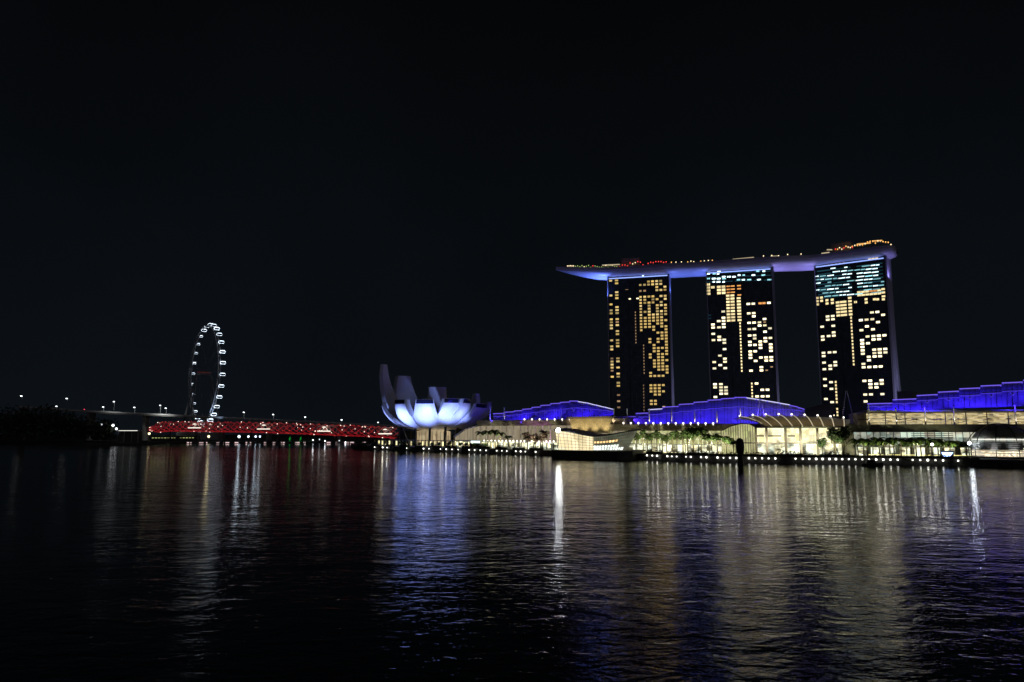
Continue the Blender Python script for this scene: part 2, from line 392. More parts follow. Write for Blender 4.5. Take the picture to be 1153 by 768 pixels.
l3 = {0: [0, 1], 1: [1], 4: [1], 5: [0, 1], 6: [1], 8: [0], 9: [1], 10: [0, 1], 11: [0, 1], 13: [0, 1], 14: [0], 15: [0, 1], 16: [0], 17: [1], 18: [1], 20: [0, 1],
      21: [1], 22: [0, 1], 23: [0], 26: [1], 27: [0, 1], 28: [0], 29: [0, 1], 31: [1], 32: [0, 1], 35: [1], 36: [1]}
w3 = cells(W3, 670, 285, 7.68, [402, 437, 473, 508, 544, 579, 615], [(k3(k), v) for k, v in r3.items()], 3.5, 2.5, 'yellow', 700)
w3 += cells(W3, 670, 285, 7.68, [141, 194], [(k3(k), v) for k, v in l3.items()], 4.3, 2.4, 'yellow', 700)
w3 += cells(W3, 670, 285, 7.68, [402, 437], [(k3(3), [0, 1])], 3.5, 2.4, 'dim', 700) + cells(W3, 670, 285, 7.68, [141, 194], [(k3(14), [1]), (k3(30), [0]), (k3(39), [1]), (k3(41), [1]), (k3(43), [1]), (k3(26), [0])], 4, 2.2, 'dim', 700)
w3 += strip(W3, 715.7, 349, 386, 'dim') + strip(W3, 725, 386, 423, 'dim') + strip(W3, 725, 431, 463, 'dim', 1.3, 2.0)
w3 += [(W3.u(724, 312), W3.z(724, 312), 2.4, 2.0, 'pale'), (W3.u(709, 337), W3.z(709, 337.5), 3.2, 1.8, 'white'), (W3.u(718, 337), W3.z(718, 337), 3.4, 1.8, 'white'), (W3.u(706, 326), W3.z(706, 326.5), 4.5, .7, 'dim')]
T3 = make_tower(W3, 'left hotel tower of dark glass dotted with yellow lit rooms', w3, 1.2)

# --- middle tower
r2 = [(433, [0, 1, 4]), (515, [0, 1]), (540, [1]), (560, [3]), (592, [0, 1, 2]), (615, [2, 3]), (645, [0, 1, 4]), (668, [3]), (700, [0]), (720, [1, 4]), (745, [1, 3, 4]),
      (776, [0, 2, 3]), (801, [0, 1, 2, 4]), (826, [2, 4]), (851, [0, 1, 4]), (878, [0]), (906, [0, 2, 3, 4]), (931, [1, 3, 4]), (988, [2]), (1013, [0, 2]), (1121, [1]), (1171, [2]), (1196, [3]), (1226, [1]), (1251, [2, 3])]
l2 = [(500, [2]), (550, [2]), (580, [1, 2]), (605, [2]), (630, [0, 1, 2]), (655, [0, 1]), (685, [0]), (715, [1]), (740, [1, 2]), (762, [0, 2]), (711, [1]), (736, [1, 2]), (763, [0, 2]), (788, [2]),
      (839, [2]), (891, [1]), (913, [2]), (941, [0, 2]), (969, [1]), (996, [0, 2]), (1126, [0, 1]), (1151, [0, 1, 2]), (1176, [2]), (1201, [1, 2]), (1229, [1, 2]), (1253, [0])]
w2 = cells(W2, 785, 285, 7.68, [455, 498, 545, 590, 634], r2, 4.2, 2.5, 'white', 750) + cells(W2, 785, 285, 7.68, [141, 192, 234], l2, 4.4, 2.5, 'white', 750)
w2 += cells(W2, 785, 285, 7.68, [545, 578], [(433, [0, 1])], 4.0, 2.5, 'orange', 450) + cells(W2, 785, 285, 7.68, [590, 634], [(592, [0]), (1013, [0]), (988, [1])], 3.0, 1.6, 'dim', 750)
w2 += cells(W2, 785, 285, 7.68, [108], [(540, [0]), (562, [0])], 3, 1.2, 'blue', 550)
w2 += cells(W2, 785, 285, 7.68, [97, 136, 188, 228], [(283, [0, 1, 2, 3]), (309, [0, 1, 2, 3]), (335, [0, 2, 3]), (352, [0])], 4.6, 2.9, 'gold', 320)
w2 += cells(W2, 785, 285, 7.68, [270, 308, 362], [(y, [0, 1, 2]) for y in (378, 404, 430, 456, 482, 508, 534, 560, 585)], 4.7, 2.5, 'gold', 470)
w2 += cells(W2, 785, 285, 7.68, [270, 308, 362], [(275, [0, 1, 2]), (301, [0, 1, 2]), (327, [0, 1]), (352, [0, 1, 2])], 4.7, 1.7, 'orange', 300)
w2 += strip(W2, 834.3, 363, 419, 'gold', 1.7, 2.4) + strip(W2, 846.8, 430, 449, 'gold', 1.7, 2.4)
rnd = random.Random(3)
for y, ids in ((180, (0, 1, 2)), (222, (0, 1, 2, 3)), (250, (1, 2, 3)), (206, (3, 4, 5)), (192, (6, 7, 9, 11)), (232, (6, 7, 8, 10, 12)), (160, (0, 2)), (158, (10, 11))):
    for i in ids:
        x = 100 + i * 43 + rnd.uniform(-6, 6)
        w2.append((W2.u(785 + x / 7.68, 310), W2.z(785 + x / 7.68, 285 + y / 7.68) - .8, rnd.uniform(3, 5), 1.9, rnd.choice(['pale', 'pale', 'cyan'])))
for y in (165, 200, 240):
    for i in range(7):
        x = 105 + i * 84
        w2.append((W2.u(785 + x / 7.68, 310), W2.z(785 + x / 7.68, 285 + (y - i * 3) / 7.68) - 1.9, 9.5, 1.0, 'blue'))
T2 = make_tower(W2, 'middle hotel tower of dark glass with bright double-height lounge near its top', w2, 2.4)

# --- right tower
r1 = [(578, [2, 3]), (600, [4]), (635, [0, 1, 2, 3]), (687, [1]), (712, [0, 2]), (755, [1, 2, 3, 4]), (786, [2, 3]), (793, [0]), (816, [0, 1]), (843, [0]), (861, [2, 3, 4]), (868, [0]), (886, [2, 3, 4]),
      (893, [0]), (908, [2, 3]), (916, [1]), (941, [1]), (970, [0]), (993, [0, 1, 2, 3]), (1098, [0, 1, 3]), (1123, [0, 1, 2, 3]), (1148, [1, 2]), (1173, [1]), (1224, [0, 1, 3]), (1278, [0])]
l1 = [(610, [1, 2]), (634, [1, 2]), (685, [0, 2]), (730, [2]), (758, [0, 1, 2]), (788, [0]), (728, [2]), (883, [0, 1, 2]), (910, [0]), (960, [0, 2]), (983, [1, 2]), (1010, [0, 1]), (1108, [0, 1]), (1160, [0, 1]), (1258, [0]), (1286, [1]), (1383, [1])]
w1 = cells(W1, 910, 270, 6.98, [424, 469, 515, 558, 602], r1, 4.2, 2.5, 'white', 800) + cells(W1, 910, 270, 6.98, [116, 163, 204], l1, 4.2, 2.5, 'white', 800)
w1 += strip(W1, 959.8, 354, 414, 'gold', 1.8, 2.5) + strip(W1, 942, 427, 470, 'gold', 2.0, 2.6)
w1 += cells(W1, 910, 270, 6.98, [232, 260, 288, 330], [(y, [0, 1, 2, 3]) for y in (482, 508, 534, 560, 584)] + [(450, [3])], 4.0, 2.5, 'gold', 520)
w1 += cells(W1, 910, 270, 6.98, [72, 106, 148, 190], [(466, [0, 1, 2, 3]), (492, [0, 1, 2, 3]), (516, [0])], 3.4, 2.7, 'gold', 490)
for i, x in enumerate((400, 432, 464, 496, 528, 560, 592)):
    for y in ((436, 412) if i < 6 else (405, 432, 462)):
        yy = y - i * 3
        w1.append((W1.u(910 + x / 6.98, 332), W1.z(910 + x / 6.98, 270 + yy / 6.98) - 1.2, 4.0, 2.3, 'gold' if i not in (3, 4) or y > 420 else 'orange'))
for x, y in ((454, 470), (454, 496), (590, 470), (520, 470), (545, 470), (370, 492)): w1.append((W1.u(910 + x / 6.98, 335), W1.z(910 + x / 6.98, 270 + y / 6.98) - 1, 3.2, 2.6, 'gold'))
for j in range(9):                                      # office floors, cold light
    y0 = 232 + j * 27
    x = 60 + (max(0, 2 - j) * 60)
    while x < 598:
        seg = rnd.uniform(26, 70)
        if 345 < x + seg / 2 < 382: x = 384; continue
        if rnd.random() < .80 and x + seg < 604 and not (j == 0 and x < 180):
            y = y0 - (x - 60) * .075
            lit = 'pale' if rnd.random() < (.62 if j < 6 else .35) else 'cyan'
            if 210 < x < 350 and j > 6: lit = 'pale'
            w1.append((W1.u(910 + (x + seg / 2) / 6.98, 320), W1.z(910 + (x + seg / 2) / 6.98, 270 + y / 6.98) - .8, seg / 6.98 * .92, 1.35, lit))
        x += seg + 3
for i in range(6): w1.append((W1.u(910 + (130 + i * 30) / 6.98, 300), W1.z(910 + (130 + i * 30) / 6.98, 270 + (203 - i * 5) / 6.98) - .6, 1.5, 1.2, 'dim'))
for i in range(3): w1.append((W1.u(910 + (486 + i * 28) / 6.98, 300), W1.z(910 + (486 + i * 28) / 6.98, 270 + (152 - i * 4) / 6.98) - .6, 3.4, 1.2, 'gold'))
for j in range(9):
    for fa, fb in ((.02, .24), (.25, .53), (.60, .79), (.80, .97)): w1.append((W1.U * (fa + fb) / 2, ZT - 7.5 - 3.62 * j, W1.U * (fb - fa) * 1.12, 1.6, 'blue'))
w1 = [w if w[4] != 'blue' else w for w in w1]
T1 = make_tower(W1, 'right hotel tower of dark glass with blue-green office floors under the deck', w1, 1.6)

# ================================================================== SKY DECK across the three towers
ctr = []
def mid(w, fr, y=11): p = w.world(w.U * fr, y, 0); return Vector((p.x, p.y, 0))
pl = at_z(625, 303, 197.5)
knots = [Vector((pl.x + 1, pl.y, 0)), mid(W3, 0, 9), mid(W3, 1, 11), mid(W2, 0, 11), mid(W2, 1, 11), mid(W1, 0, 11), mid(W1, 1, 11)]
dlast = (knots[-1] - knots[-2]).normalized(); knots.append(knots[-1] + dlast * 9)
def catmull(P, n):
    out = []; Q = [P[0] * 2 - P[1]] + P + [P[-1] * 2 - P[-2]]
    for i in range(1, len(Q) - 2):
        for k in range(n):
            t = k / n; a, b_, c, d = Q[i - 1], Q[i], Q[i + 1], Q[i + 2]
            out.append(.5 * ((2 * b_) + (c - a) * t + (2 * a - 5 * b_ + 4 * c - d) * t * t + (3 * b_ - a - 3 * c + d) * t ** 3))
    out.append(P[-1]); return out
cl = catmull(knots, 8)
L = [0]
for i in range(1, len(cl)): L.append(L[-1] + (cl[i] - cl[i - 1]).length)
LT = L[-1]
def half(s):
    a = min(1, s / 95); e = min(1, (LT - s) / 22)
    return max(.12, 19 * math.sin(a * math.pi / 2) ** .95 * (.35 + .65 * math.sqrt(max(0, e * (2 - e)))))
ZE = 197.0; DEP = 8.7
deck = thing('sky_deck', 'long boat-shaped deck lit violet across the three hotel towers', 'sky deck', tuple(cl[20]) if False else (0, 0, 0))
rows = []; tops = []; frames = []
for i, p in enumerate(cl):
    t = (cl[min(i + 1, len(cl) - 1)] - cl[max(0, i - 1)]).normalized(); n = Vector((t.y, -t.x, 0)); hb = half(L[i])
    dep = DEP * min(1, hb / 19) ** .8 + .3
    frames.append((p, t, n, hb)); r = []
    for k in range(15):
        a = math.pi * k / 14; r.append(p + n * hb * math.cos(a) + Vector((0, 0, ZE - dep * math.sin(a) ** .9)))
    rows.append(r)
b = MB(); b.grid(rows); b.build('hull', M['hull'], deck, smooth=True)
def ribbon(name, off0, off1, z0, z1, m):
    q = [[p + n * (hb + o) * s + Vector((0, 0, z)) for s, o, z in ((1, off0, z0), (1, off0, z1), (1, off1, z1), (1, off1, z0))] for p, t, n, hb in frames]
    b = MB(); b.grid([x + [x[0]] for x in q]); b.build(name, m, deck)
b = MB(); b.grid([[p + n * hb * .985 + Vector((0, 0, 198.2)), p - n * hb * .985 + Vector((0, 0, 198.2))] for p, t, n, hb in frames]); b.build('deck_floor', M['concrete'], deck)
ribbon('parapet', .0, .35, 196.9, 200.0, M['hull'])
q = [[p - n * hb + Vector((0, 0, 196.9)), p - n * hb + Vector((0, 0, 200))] for p, t, n, hb in frames]
b = MB(); b.grid(q, (0, 0.3, 0)); b.build('parapet', M['hull'], deck)
def on_deck(px, off=8.0, z=198.2):
    """deck point seen at column px, off metres back from the front edge"""
    best = None
    for p, t, n, hb in frames:
        q = p + n * (hb - off if hb > off else 0); e = abs(xat(px, q.y, z) - q.x)
        if best is None or e < best[0]: best = (e, q, t)
    q = best[1].copy(); q.x = xat(px, q.y, z); return q, best[2]
# blocks, shelters and rails on the deck
def deck_box(name, px0, px1, off, dep, z0, z1, m, sub=None):
    q0, t = on_deck(px0, off); q1, _ = on_deck(px1, off); d = (q1 - q0).normalized(); n = Vector((-d.y, d.x, 0)) * dep
    b = MB(); P = [q0, q1, q1 + n, q0 + n]
    b.hexa([(p.x, p.y, z0) for p in P], [(p.x, p.y, z1) for p in P]); return b.build(name, m, deck)
deck_box('lift_block', 700, 720, 16, 14, 198.2, 213, M['concrete']); deck_box('lift_block', 937, 958, 16, 12, 198.2, 213, M['concrete'])
cream = lamp_mat('cream_shelter_light', (1, .80, .50), .55); ambL = lamp_mat('amber_bar_light', (1, .50, .14), 1.1)
for p0, p1, z, m in ((678, 698, 203.2, cream), (825, 849, 201.0, cream), (868, 877, 200.8, cream), (925, 934, 201.2, cream), (931.5, 937.5, 204, cream), (965, 981, 205.3, ambL), (984, 994, 206, ambL)):
    deck_box('shelter_roof', p0, p1, 6, 9, z + 1.2, z + 1.6, M['white_metal']); deck_box('shelter_light', p0, p1, 6.2, .6, z + .2, z + 1.1, m)
DL = {'red': lamp_mat('red_lamp', (1, .05, .05), 1.6), 'warm': lamp_mat('warm_lamp', (1, .78, .45), 1.8), 'lime': lamp_mat('lime_lamp', (.65, .85, .25), .7), 'amber': lamp_mat('amber_lamp', (1, .48, .12), 1.8), 'cool': lamp_mat('cool_lamp', (.9, .95, 1), 1.4)}
dm = {}
for k, m in DL.items():
    b = MB(); b.lathe([(.12, -1.2), (.12, -.4), (.55, -.35), (.6, .2), (.3, .5)], 7); dm[k] = b.mesh('deck_lamp', m)
rl = random.Random(11)
def deck_lamp(px, z, k, off=5): q, t = on_deck(px, off); link('deck_lamp', dm[k], deck, (q.x, q.y, z + .9))
for i in range(5): deck_lamp(639 + i * 1.7, 201.0 + rl.uniform(-.3, .3), 'warm', 3)
for i in range(20): deck_lamp(648 + i * 2.45, 201.0 + rl.uniform(-1, 1.6), rl.choice(['lime', 'lime', 'red', 'warm']), rl.uniform(3, 8))
for i in range(20): deck_lamp(698 + i * 2.9, 203.3 + rl.uniform(-2, 2.2) - i * .05, 'red' if rl.random() < .78 else 'warm', rl.uniform(4, 12))
for i in range(10): deck_lamp(757 + i * 5.2 + rl.uniform(-2, 2), 201 + rl.uniform(-.4, .6), rl.choice(['warm', 'amber', 'warm']), 5)
for i in range(5): deck_lamp(857 + i * 11 + rl.uniform(-3, 3), 201 + rl.uniform(-.4, 1), 'warm', 5)
for i in range(9): deck_lamp(941 + i * 2.4, 203.6 + rl.uniform(-.9, .9) , rl.choice(['warm', 'amber', 'red']), rl.uniform(4, 8))
for i in range(16): deck_lamp(960 + i * 2.9, 205.2 + rl.uniform(-2.0, 1.6) - max(0, i - 11) * .7, rl.choice(['amber', 'amber', 'warm']), rl.uniform(3, 9))
# violet floods fixed to the tower heads, aimed at the hull
VB = (.13, .22, 1.0); VV = (.34, .30, 1.0)
for w in (W3, W2, W1):                                   # added spots without fixtures, brightening the end walls
    for zz0, zz1 in ((4, 60), (4, 130)): spot('end_wall_fill', w.world(w.U + 30, -12, zz0), w.world(w.U + 1, 10, zz1), 52000 if w is not W1 else 62000, (.50, .50, 1.0), 60, 1, 1)
def hull_flood(wall, u, tu, power, col, y=3):
    a = wall.world(u, y, 168); c = wall.world(tu, 8, 190); area('hull_flood', a, c, 3, 3, power, col)
hull_flood(W3, -5, -26, 27000, VB); hull_flood(W3, -5, -9, 5000, VB, -4)
hull_flood(W3, W3.U + 4, W3.U + 16, 5600, VB); hull_flood(W2, -4, -13, 5600, VB)
hull_flood(W2, W2.U + 4, W2.U + 17, 5200, VV); hull_flood(W1, -4, -14, 5200, VV)
hull_flood(W1, W1.U + 5, W1.U + 9, 2500, VV)
for w in (W3, W2, W1):                                   # grazing strips along the facade heads
    a = w.world(w.U / 2, -1.5, 187.5); c = w.world(w.U / 2, -5, 196); area('deck_edge_strip', a, c, w.U - 4, .5, 520, VB, w.d)

# ================================================================== LOTUS MUSEUM
MY = 597.0; MC = Vector((xat(487.5, MY, 17), MY, 0))
mus = thing('lotus_museum', 'white lotus-shaped museum with floodlit petals beside the water', 'museum', (MC.x, MC.y, GZ))
def petal(az, px, py, hwt, R0=None, tb=.46, ths=1.0):
    a = R(az); d = Vector((math.sin(a), -math.cos(a), 0)); e = Vector((math.cos(a), math.sin(a), 0))
    Rr = R0
    for _ in range(3):
        if R0 is None: Rr = (xat(px, MY - (Rr or 35) * math.cos(a), 38) - MC.x) / math.sin(a)
    H = at(px, py, MY - Rr * math.cos(a)).z - GZ
    r0 = 9.0; z0 = 13.6; N = 18; tn = math.tan(R(18.2)); rows = []; prof = []
    def sec(t):
        r = r0 + (Rr - r0) * math.sin(t * math.pi / 2); z = z0 + (H - z0) * (1 - math.cos(t * math.pi / 2)) ** .96
        r7 = r0 + (Rr - r0) * math.sin(tb * math.pi / 2)
        hw = r * tn if t < tb else (r7 * tn + (hwt - r7 * tn) * ((t - tb) / (1 - tb)) ** .8)
        dr = (Rr - r0) * math.cos(t * math.pi / 2); dz = (H - z0) * math.sin(t * math.pi / 2) + .01; l = math.hypot(dr, dz)
        nr, nz = dz / l, -dr / l                        # outward normal in the r,z plane
        return r, z, hw, nr, nz
    def pt(r, z, s): return d * r + e * s + Vector((0, 0, z))
    for i in range(N + 1):
        t = i / N; r, z, hw, nr, nz = sec(t); th = 1.2 + 4.6 * ths * math.sin(min(1, t * 1.25) * math.pi / 2)
        bul = hw * .16
        ring = [pt(r + nr * bul * (1 - q * q), z + nz * bul * (1 - q * q), hw * q) for q in (-1, -.6, -.2, .2, .6, 1)]
        ring += [pt(r - nr * th, z - nz * th, hw * q) for q in (.82, .3, -.3, -.82)]
        rows.append(ring)
    b = MB(); b.grid([g + [g[0]] for g in rows]); b.add(rows[-1], [tuple(range(10))])
    o = b.build('petal', M['petal'], mus, smooth=False)
    me = o.data
    g = []
    for t in (.905, .945, .99):
        r, z, hw, nr, nz = sec(t); bul = hw * .16
        g.append([pt(r + nr * (bul * (1 - q * q) + .2), z + nz * (bul * (1 - q * q) + .2), hw * q) for q in (-.93, -.45, 0, .45, .93)])
    b = MB(); b.grid(g, tuple(d * .12)); b.build('skylight', M['navy_glass'], o)
    return d, e, Rr, H
P_ = [(-84, 430.5, 453, 3.2, None, .46, .35), (-46, 450, 450, 6.4, None, .58), (-5, 478.5, 449.5, 6.8, 34, .62), (31, 508, 448.5, 6.0, None, .62), (54, 525.5, 449, 3.6, None, .62), (66, 542, 454.5, 9.5, None, .75, .4),
      (97, 552.5, 453, 5.0, None, .8, .4), (124, 538, 443.5, 2.4, None, .6, .5), (180, 489, 436, 7.6, 31, .6, .5), (-147, 453, 423.5, 7.0, None, .55, .5), (-114, 430, 410.5, 3.4, None, .55, .35)]
pets = [petal(*p) for p in P_]
b = MB(); b.lathe([(0.01, 13.0), (9, 13.0), (12.5, 14.6), (11, 17), (0.01, 18)], 30); b.build('bowl_base', M['petal'], mus, smooth=False)
lobby = lit_glass('lobby_light', (1, .82, .50), (1, .74, .42), .55, .25, .1, floor=.35)
b = MB(); b.lathe([(14.5, .2), (14.5, 11.5), (13.5, 11.9), (8.5, 13.0)], 30); b.build('lobby_drum', lobby, mus)
b = MB()
for k in range(30): a = 2 * math.pi * k / 30; b.box(14.7 * math.cos(a) - .12, 14.7 * math.cos(a) + .12, 14.7 * math.sin(a) - .12, 14.7 * math.sin(a) + .12, .1, 11.7)
b.build('drum_mullion', M['dark_metal'], mus)
for a0, r0, r1 in ((-48, 17, 17), (-2, 19, 17), (36, 18, 20), (62, 19, 24), (-80, 19, 25), (110, 19, 23), (180, 19, 22), (-130, 19, 22)):
    a = R(a0); b = MB(); b.tube([(r0 * math.sin(a), -r0 * math.cos(a), 0), (r1 * math.sin(a), -r1 * math.cos(a), 15.2)], 1.0, 10); b.build('column', M['dark_metal'], mus)
b = MB()
for y in range(11): b.box(-27 + (y % 2) * .1, -18.5, 2 + y * 1.6, 3 + y * 1.6, 0, 12.5 - .15 * y)
b.build('service_core', M['black'], mus)
FL = (.27, .37, 1.0)
for i, (d, e, Rr, H) in enumerate(pets[:5]):
    off = (Vector((-62, -34, -2)), d * 64, d * 66, Vector((14, -66, 0)), Vector((18, -62, 0)))[i]
    src = MC + off + Vector((0, 0, GZ + 1.5)); tgt = MC + d * Rr * .95 + Vector((0, 0, GZ + H * (.58 if i < 2 else .68)))
    spot('petal_flood', src, tgt, (230000, 330000, 290000, 310000, 200000)[i], FL, (36, 36, 40, 30, 17)[i], 1, .6)
spot('petal_flood', MC + Vector((36, -70, GZ + 3)), MC + Vector((36, -14, GZ + 24)), 30000, (.80, .58, .95), 38, .8, .6)

# ================================================================== MALL
lit_beige = lit_glass('lit_curtain_beige', (1, .80, .52), (1, .86, .60), .34, .30, .05, floor=.45)
lit_lime = lit_glass('lit_curtain_lime', (.88, .92, .38), (1, .92, .50), .66, .25, .16, floor=.35)
lit_shop = lit_glass('lit_shopfront', (1, .88, .48), (.90, 1, .80), 2.3, .16, .22, floor=.05, sharp=(.55, .72))
lit_warm = lit_glass('lit_hall', (1, .88, .44), (1, .93, .60), 1.7, .22, .24, floor=.30)
lit_ter = lit_glass('lit_terrace', (1, .76, .34), (1, .86, .52), .80, .22, .9, floor=.10)
lit_cool = lit_glass('lit_glazing_cool', (.70, .95, .82), (1, .95, .75), .48, .22, .14, floor=.08)
strip_w = lamp_mat('white_lamp', (1, .93, .78), 5.0)
small_w = lamp_mat('parapet_lamp', (1, .92, .80), 3.2)

def wall_px(a, Ya, b_, Yb): return Wall((xat(a, Ya, 10), Ya), (xat(b_, Yb, 10), Yb))
WA = wall_px(520, 558, 700, 446)          # west wing
WB = wall_px(690, 449, 818, 401)          # middle wing
WP = wall_px(812, 396, 952, 380)          # hall
WC = wall_px(944, 382, 1300, 338)         # east wing
def wing(wall, label): return thing('mall_wing', label, 'mall', (wall.p0.x, wall.p0.y, 0), wall.rz)
def zz(wall, px, py, y=0): return wall.hit(px, py, y)
lampmesh = None
def parapet_lights(wall, t, px0, px1, n, py0, py1, y=-1.2):
    global lampmesh
    if lampmesh is None:
        b = MB(); b.lathe([(.10, -.8), (.10, -.1), (.50, 0), (.50, .5), (.2, .8)], 7); lampmesh = b.mesh('parapet_light', small_w)
    for i in range(n):
        f = i / (n - 1); px = px0 + (px1 - px0) * f; py = py0 + (py1 - py0) * f; u, z = wall.hit(px, py, y); link('parapet_light', lampmesh, t, (u, y, z))
def mullions(t, u0, u1, step, y, z0, z1, m, w=.14, d=.5, hz=()):
    b = MB(); n = max(1, int((u1 - u0) / step))
    for i in range(n + 1):
        u = u0 + (u1 - u0) * i / n; b.box(u - w, u + w, y - d, y, z0, z1)
        if w >= .2: b.build('pilaster', m, t); b = MB()
    if w >= .2: return
    for z in hz: b.box(u0, u1, y - d - .1, y - .02, z - .15, z + .15)
    b.build('mullion', m, t)

# ---- west wing
t = wing(WA, 'long left mall wing with pale lit curtain wall behind the palms')
u0 = WA.u(512, 496); u1 = WA.u(708, 490); ue = WA.u(541, 476); um = WA.u(525, 482)
zt = WA.z(600, 472.8); zf = WA.z(600, 479.2); zc = WA.z(600, 497.3); zm = WA.z(525, 482)
b = MB(); b.prism_xz([(u0, GZ - .4), (u1, GZ - .4), (u1, zf), (ue, zf), (um, zm - .8), (u0, zc + 2.5)], 0, 60); b.build('wall', M['stone'], t)
b = MB(); b.prism_yz([(-2.2, zf), (-4.2, zt), (55, zt), (55, zf + .02)], ue, u1); b.build('fascia', M['fascia'], t)
b = MB(); b.tube([(u0 - 1, -.6, zc + 2.6), (um, -.6, zm - .5), (ue + .5, -1.8, zf + .5)], .45, 6); b.build('edge_beam', M['stone'], t)
b = MB(); b.prism_xz([(u0 + .5, zc + .4), (u1, zc + .4), (u1, zf - .1), (ue, zf - .1), (um, zm - 1.0), (u0 + .5, zc + 2.2)], -.25, -.02); b.build('curtain_wall', lit_beige, t)
b = MB(); b.box(u0, u1, -.3, -.02, GZ, zc - .5); b.build('shopfront', lit_shop, t)
mullions(t, ue, u1, 7.0, -.26, zc, zf, M['stone'], .10, .35)
mullions(t, u0, u1, 6.1, -.32, GZ, zc - .4, M['dark_metal'], .25, .5)
b = MB(); b.box(u0, u1, -4.5, -.35, zc - .4, zc); b.build('awning', M['white_metal'], t)
parapet_lights(WA, t, 590.5, 650, 8, 472.6, 472.8, -4)
parapet_lights(WA, t, 545, 640, 24, 496.6, 497.6, -4.6)
# upper box of the theatre, above the wing
ub = thing('theatre_block', 'sand-coloured block rising behind the glass pavilion under the blue roof', 'building', (WA.p0.x, WA.p0.y, 0), WA.rz)
a0 = WA.u(641, 480, -5); a1 = WA.u(689, 480, -5); zb = WA.z(665, 487.5, -5); z1 = WA.z(665, 471.3, -5)
b = MB(); b.hexa([(a0 + 3, -5, zb), (a1 - 3, -5, zb), (a1 - 3, -2.3, zb), (a0 + 3, -2.3, zb)], [(a0, -5, z1), (a1, -5, z1), (a1, 30, z1), (a0, 30, z1)]); b.build('wall', mat('sandstone', (.48, .40, .26), .8, var=.35, vscale=.8), ub)
b = MB(); b.box(a0 - 1, a1 + 1, -6.5, 30, z1 + .02, z1 + 1.2); b.build('roof', M['fascia'], ub)
for k in range(4):
    p = WA.world(a0 + (a1 - a0) * (.12 + .25 * k), -11, zb + 1); q = WA.world(a0 + (a1 - a0) * (.12 + .25 * k), -5, z1 - 2); spot('wall_washer', p, q, 2600, (1, .82, .45), 100, .8, .3)

# ---- middle wing
t = wing(WB, 'middle mall wing with yellow-green lit glazing behind small trees')
u0 = WB.u(703, 490); u1 = WB.U - .3; zt = WB.z(740, 477.6); zf = WB.z(740, 485); zs = WB.z(740, 500); zs2 = WB.z(740, 503)
b = MB(); b.box(u0, u1, 0, 60, GZ - .4, zf); b.build('wall', M['stone'], t)
b = MB(); b.prism_yz([(-2.0, zf), (-4.4, zt), (55, zt), (55, zf + .02)], WB.u(690, 480), u1); b.build('fascia', M['fascia'], t)
b = MB(); b.box(u0, u1, -.25, -.02, zs + .3, zf - .05); b.build('curtain_wall', lit_lime, t)
mullions(t, u0, u1, 2.6, -.26, zs, zf, M['white_metal'], .08, .4, hz=(zs + 3, zs + 6.2))
b = MB(); b.box(u0, u1, -.3, -.02, GZ, zs - .2); b.build('shopfront', lit_shop, t)
mullions(t, u0, u1, 7.4, -.32, GZ, zs - .2, M['dark_metal'], .2, .4)
b = MB(); b.box(u0, u1, -3.5, -.35, zs - .2, zs + .2); b.build('awning', M['grey_metal'], t)
parapet_lights(WB, t, 702, 803, 13, 476.9, 477.4, -4.2)
b = MB(); b.box(WB.u(712, 509, -14), WB.u(763, 509, -14), -14.4, -14, GZ + .4, GZ + .75); b.build('step_light', lamp_mat('step_light', (1, .85, .45), 1.3), t)

# ---- hall with the ribbed glass roof
t = thing('event_hall', 'bright golden hall under a ribbed glass shell roof', 'hall', (WP.p0.x, WP.p0.y, 0), WP.rz)
eu0 = WP.u(850, 482); eu1 = WP.u(948, 482); ze = WP.z(900, 481.3)
b = MB(); b.box(eu0, eu1, 5, 50, GZ - .4, ze - .2); b.build('wall', M['stone'], t)
b = MB(); b.box(eu0, eu1, 4.7, 4.98, GZ, ze - .3); b.build('lit_interior', lit_warm, t)
z_a = WP.z(900, 499); z_b = WP.z(900, 491.5)
b = MB(); b.box(eu0, eu1, 1.0, 4.6, z_a - .3, z_a + .25); b.build('gallery', M['stone'], t)
b = MB(); b.box(eu0, eu1, 4.2, 4.6, GZ, z_a - .35); b.build('shopfront', lit_shop, t)
for pa, pb in ((853, 861), (865.5, 881), (888, 896)):
    b = MB(); b.box(WP.u(pa, 492), WP.u(pb, 492), 4.0, 4.6, z_b - .1, z_b + .55); b.build('dark_lintel', M['dark_metal'], t)
for px in (851.5, 863.5, 885, 902, 921, 940):
    u = WP.u(px, 495); b = MB(); b.box(u - .6, u + .6, .6, 1.8, GZ, ze); b.build('column', M['stone'], t)
mullions(t, WP.u(888, 495), eu1, 3.2, 4.6, GZ, z_b + 1, M['white_metal'], .12, .3, hz=())
# fan-shaped glazing on the left
fp = [(812, 485.5), (822, 480.5), (834, 477.4), (844, 477.8), (850, 481)]
P = [WP.hit(*q, .3) for q in fp]
b = MB(); b.prism_xz([(P[0][0], GZ)] + P + [(P[-1][0], GZ)], .3, .6); b.build('fan_glazing', lit_lime, t)
b = MB()
for i in range(15):
    f = i / 14; x = P[0][0] + (P[-1][0] - P[0][0]) * f
    zt_ = next(P[j][1] + (P[j + 1][1] - P[j][1]) * (x - P[j][0]) / (P[j + 1][0] - P[j][0]) for j in range(4) if x <= P[j + 1][0] + 1e-3)
    b.box(x - .13, x + .13, -.2, .28, GZ, zt_)
b.tube([(p[0], .1, p[1] + .2) for p in P], .35, 6); b.build('fan_rib', M['stone'], t)
b = MB(); b.box(P[0][0], P[-1][0], -.4, .25, z_a - .3, z_a + .3); b.build('gallery', M['stone'], t)
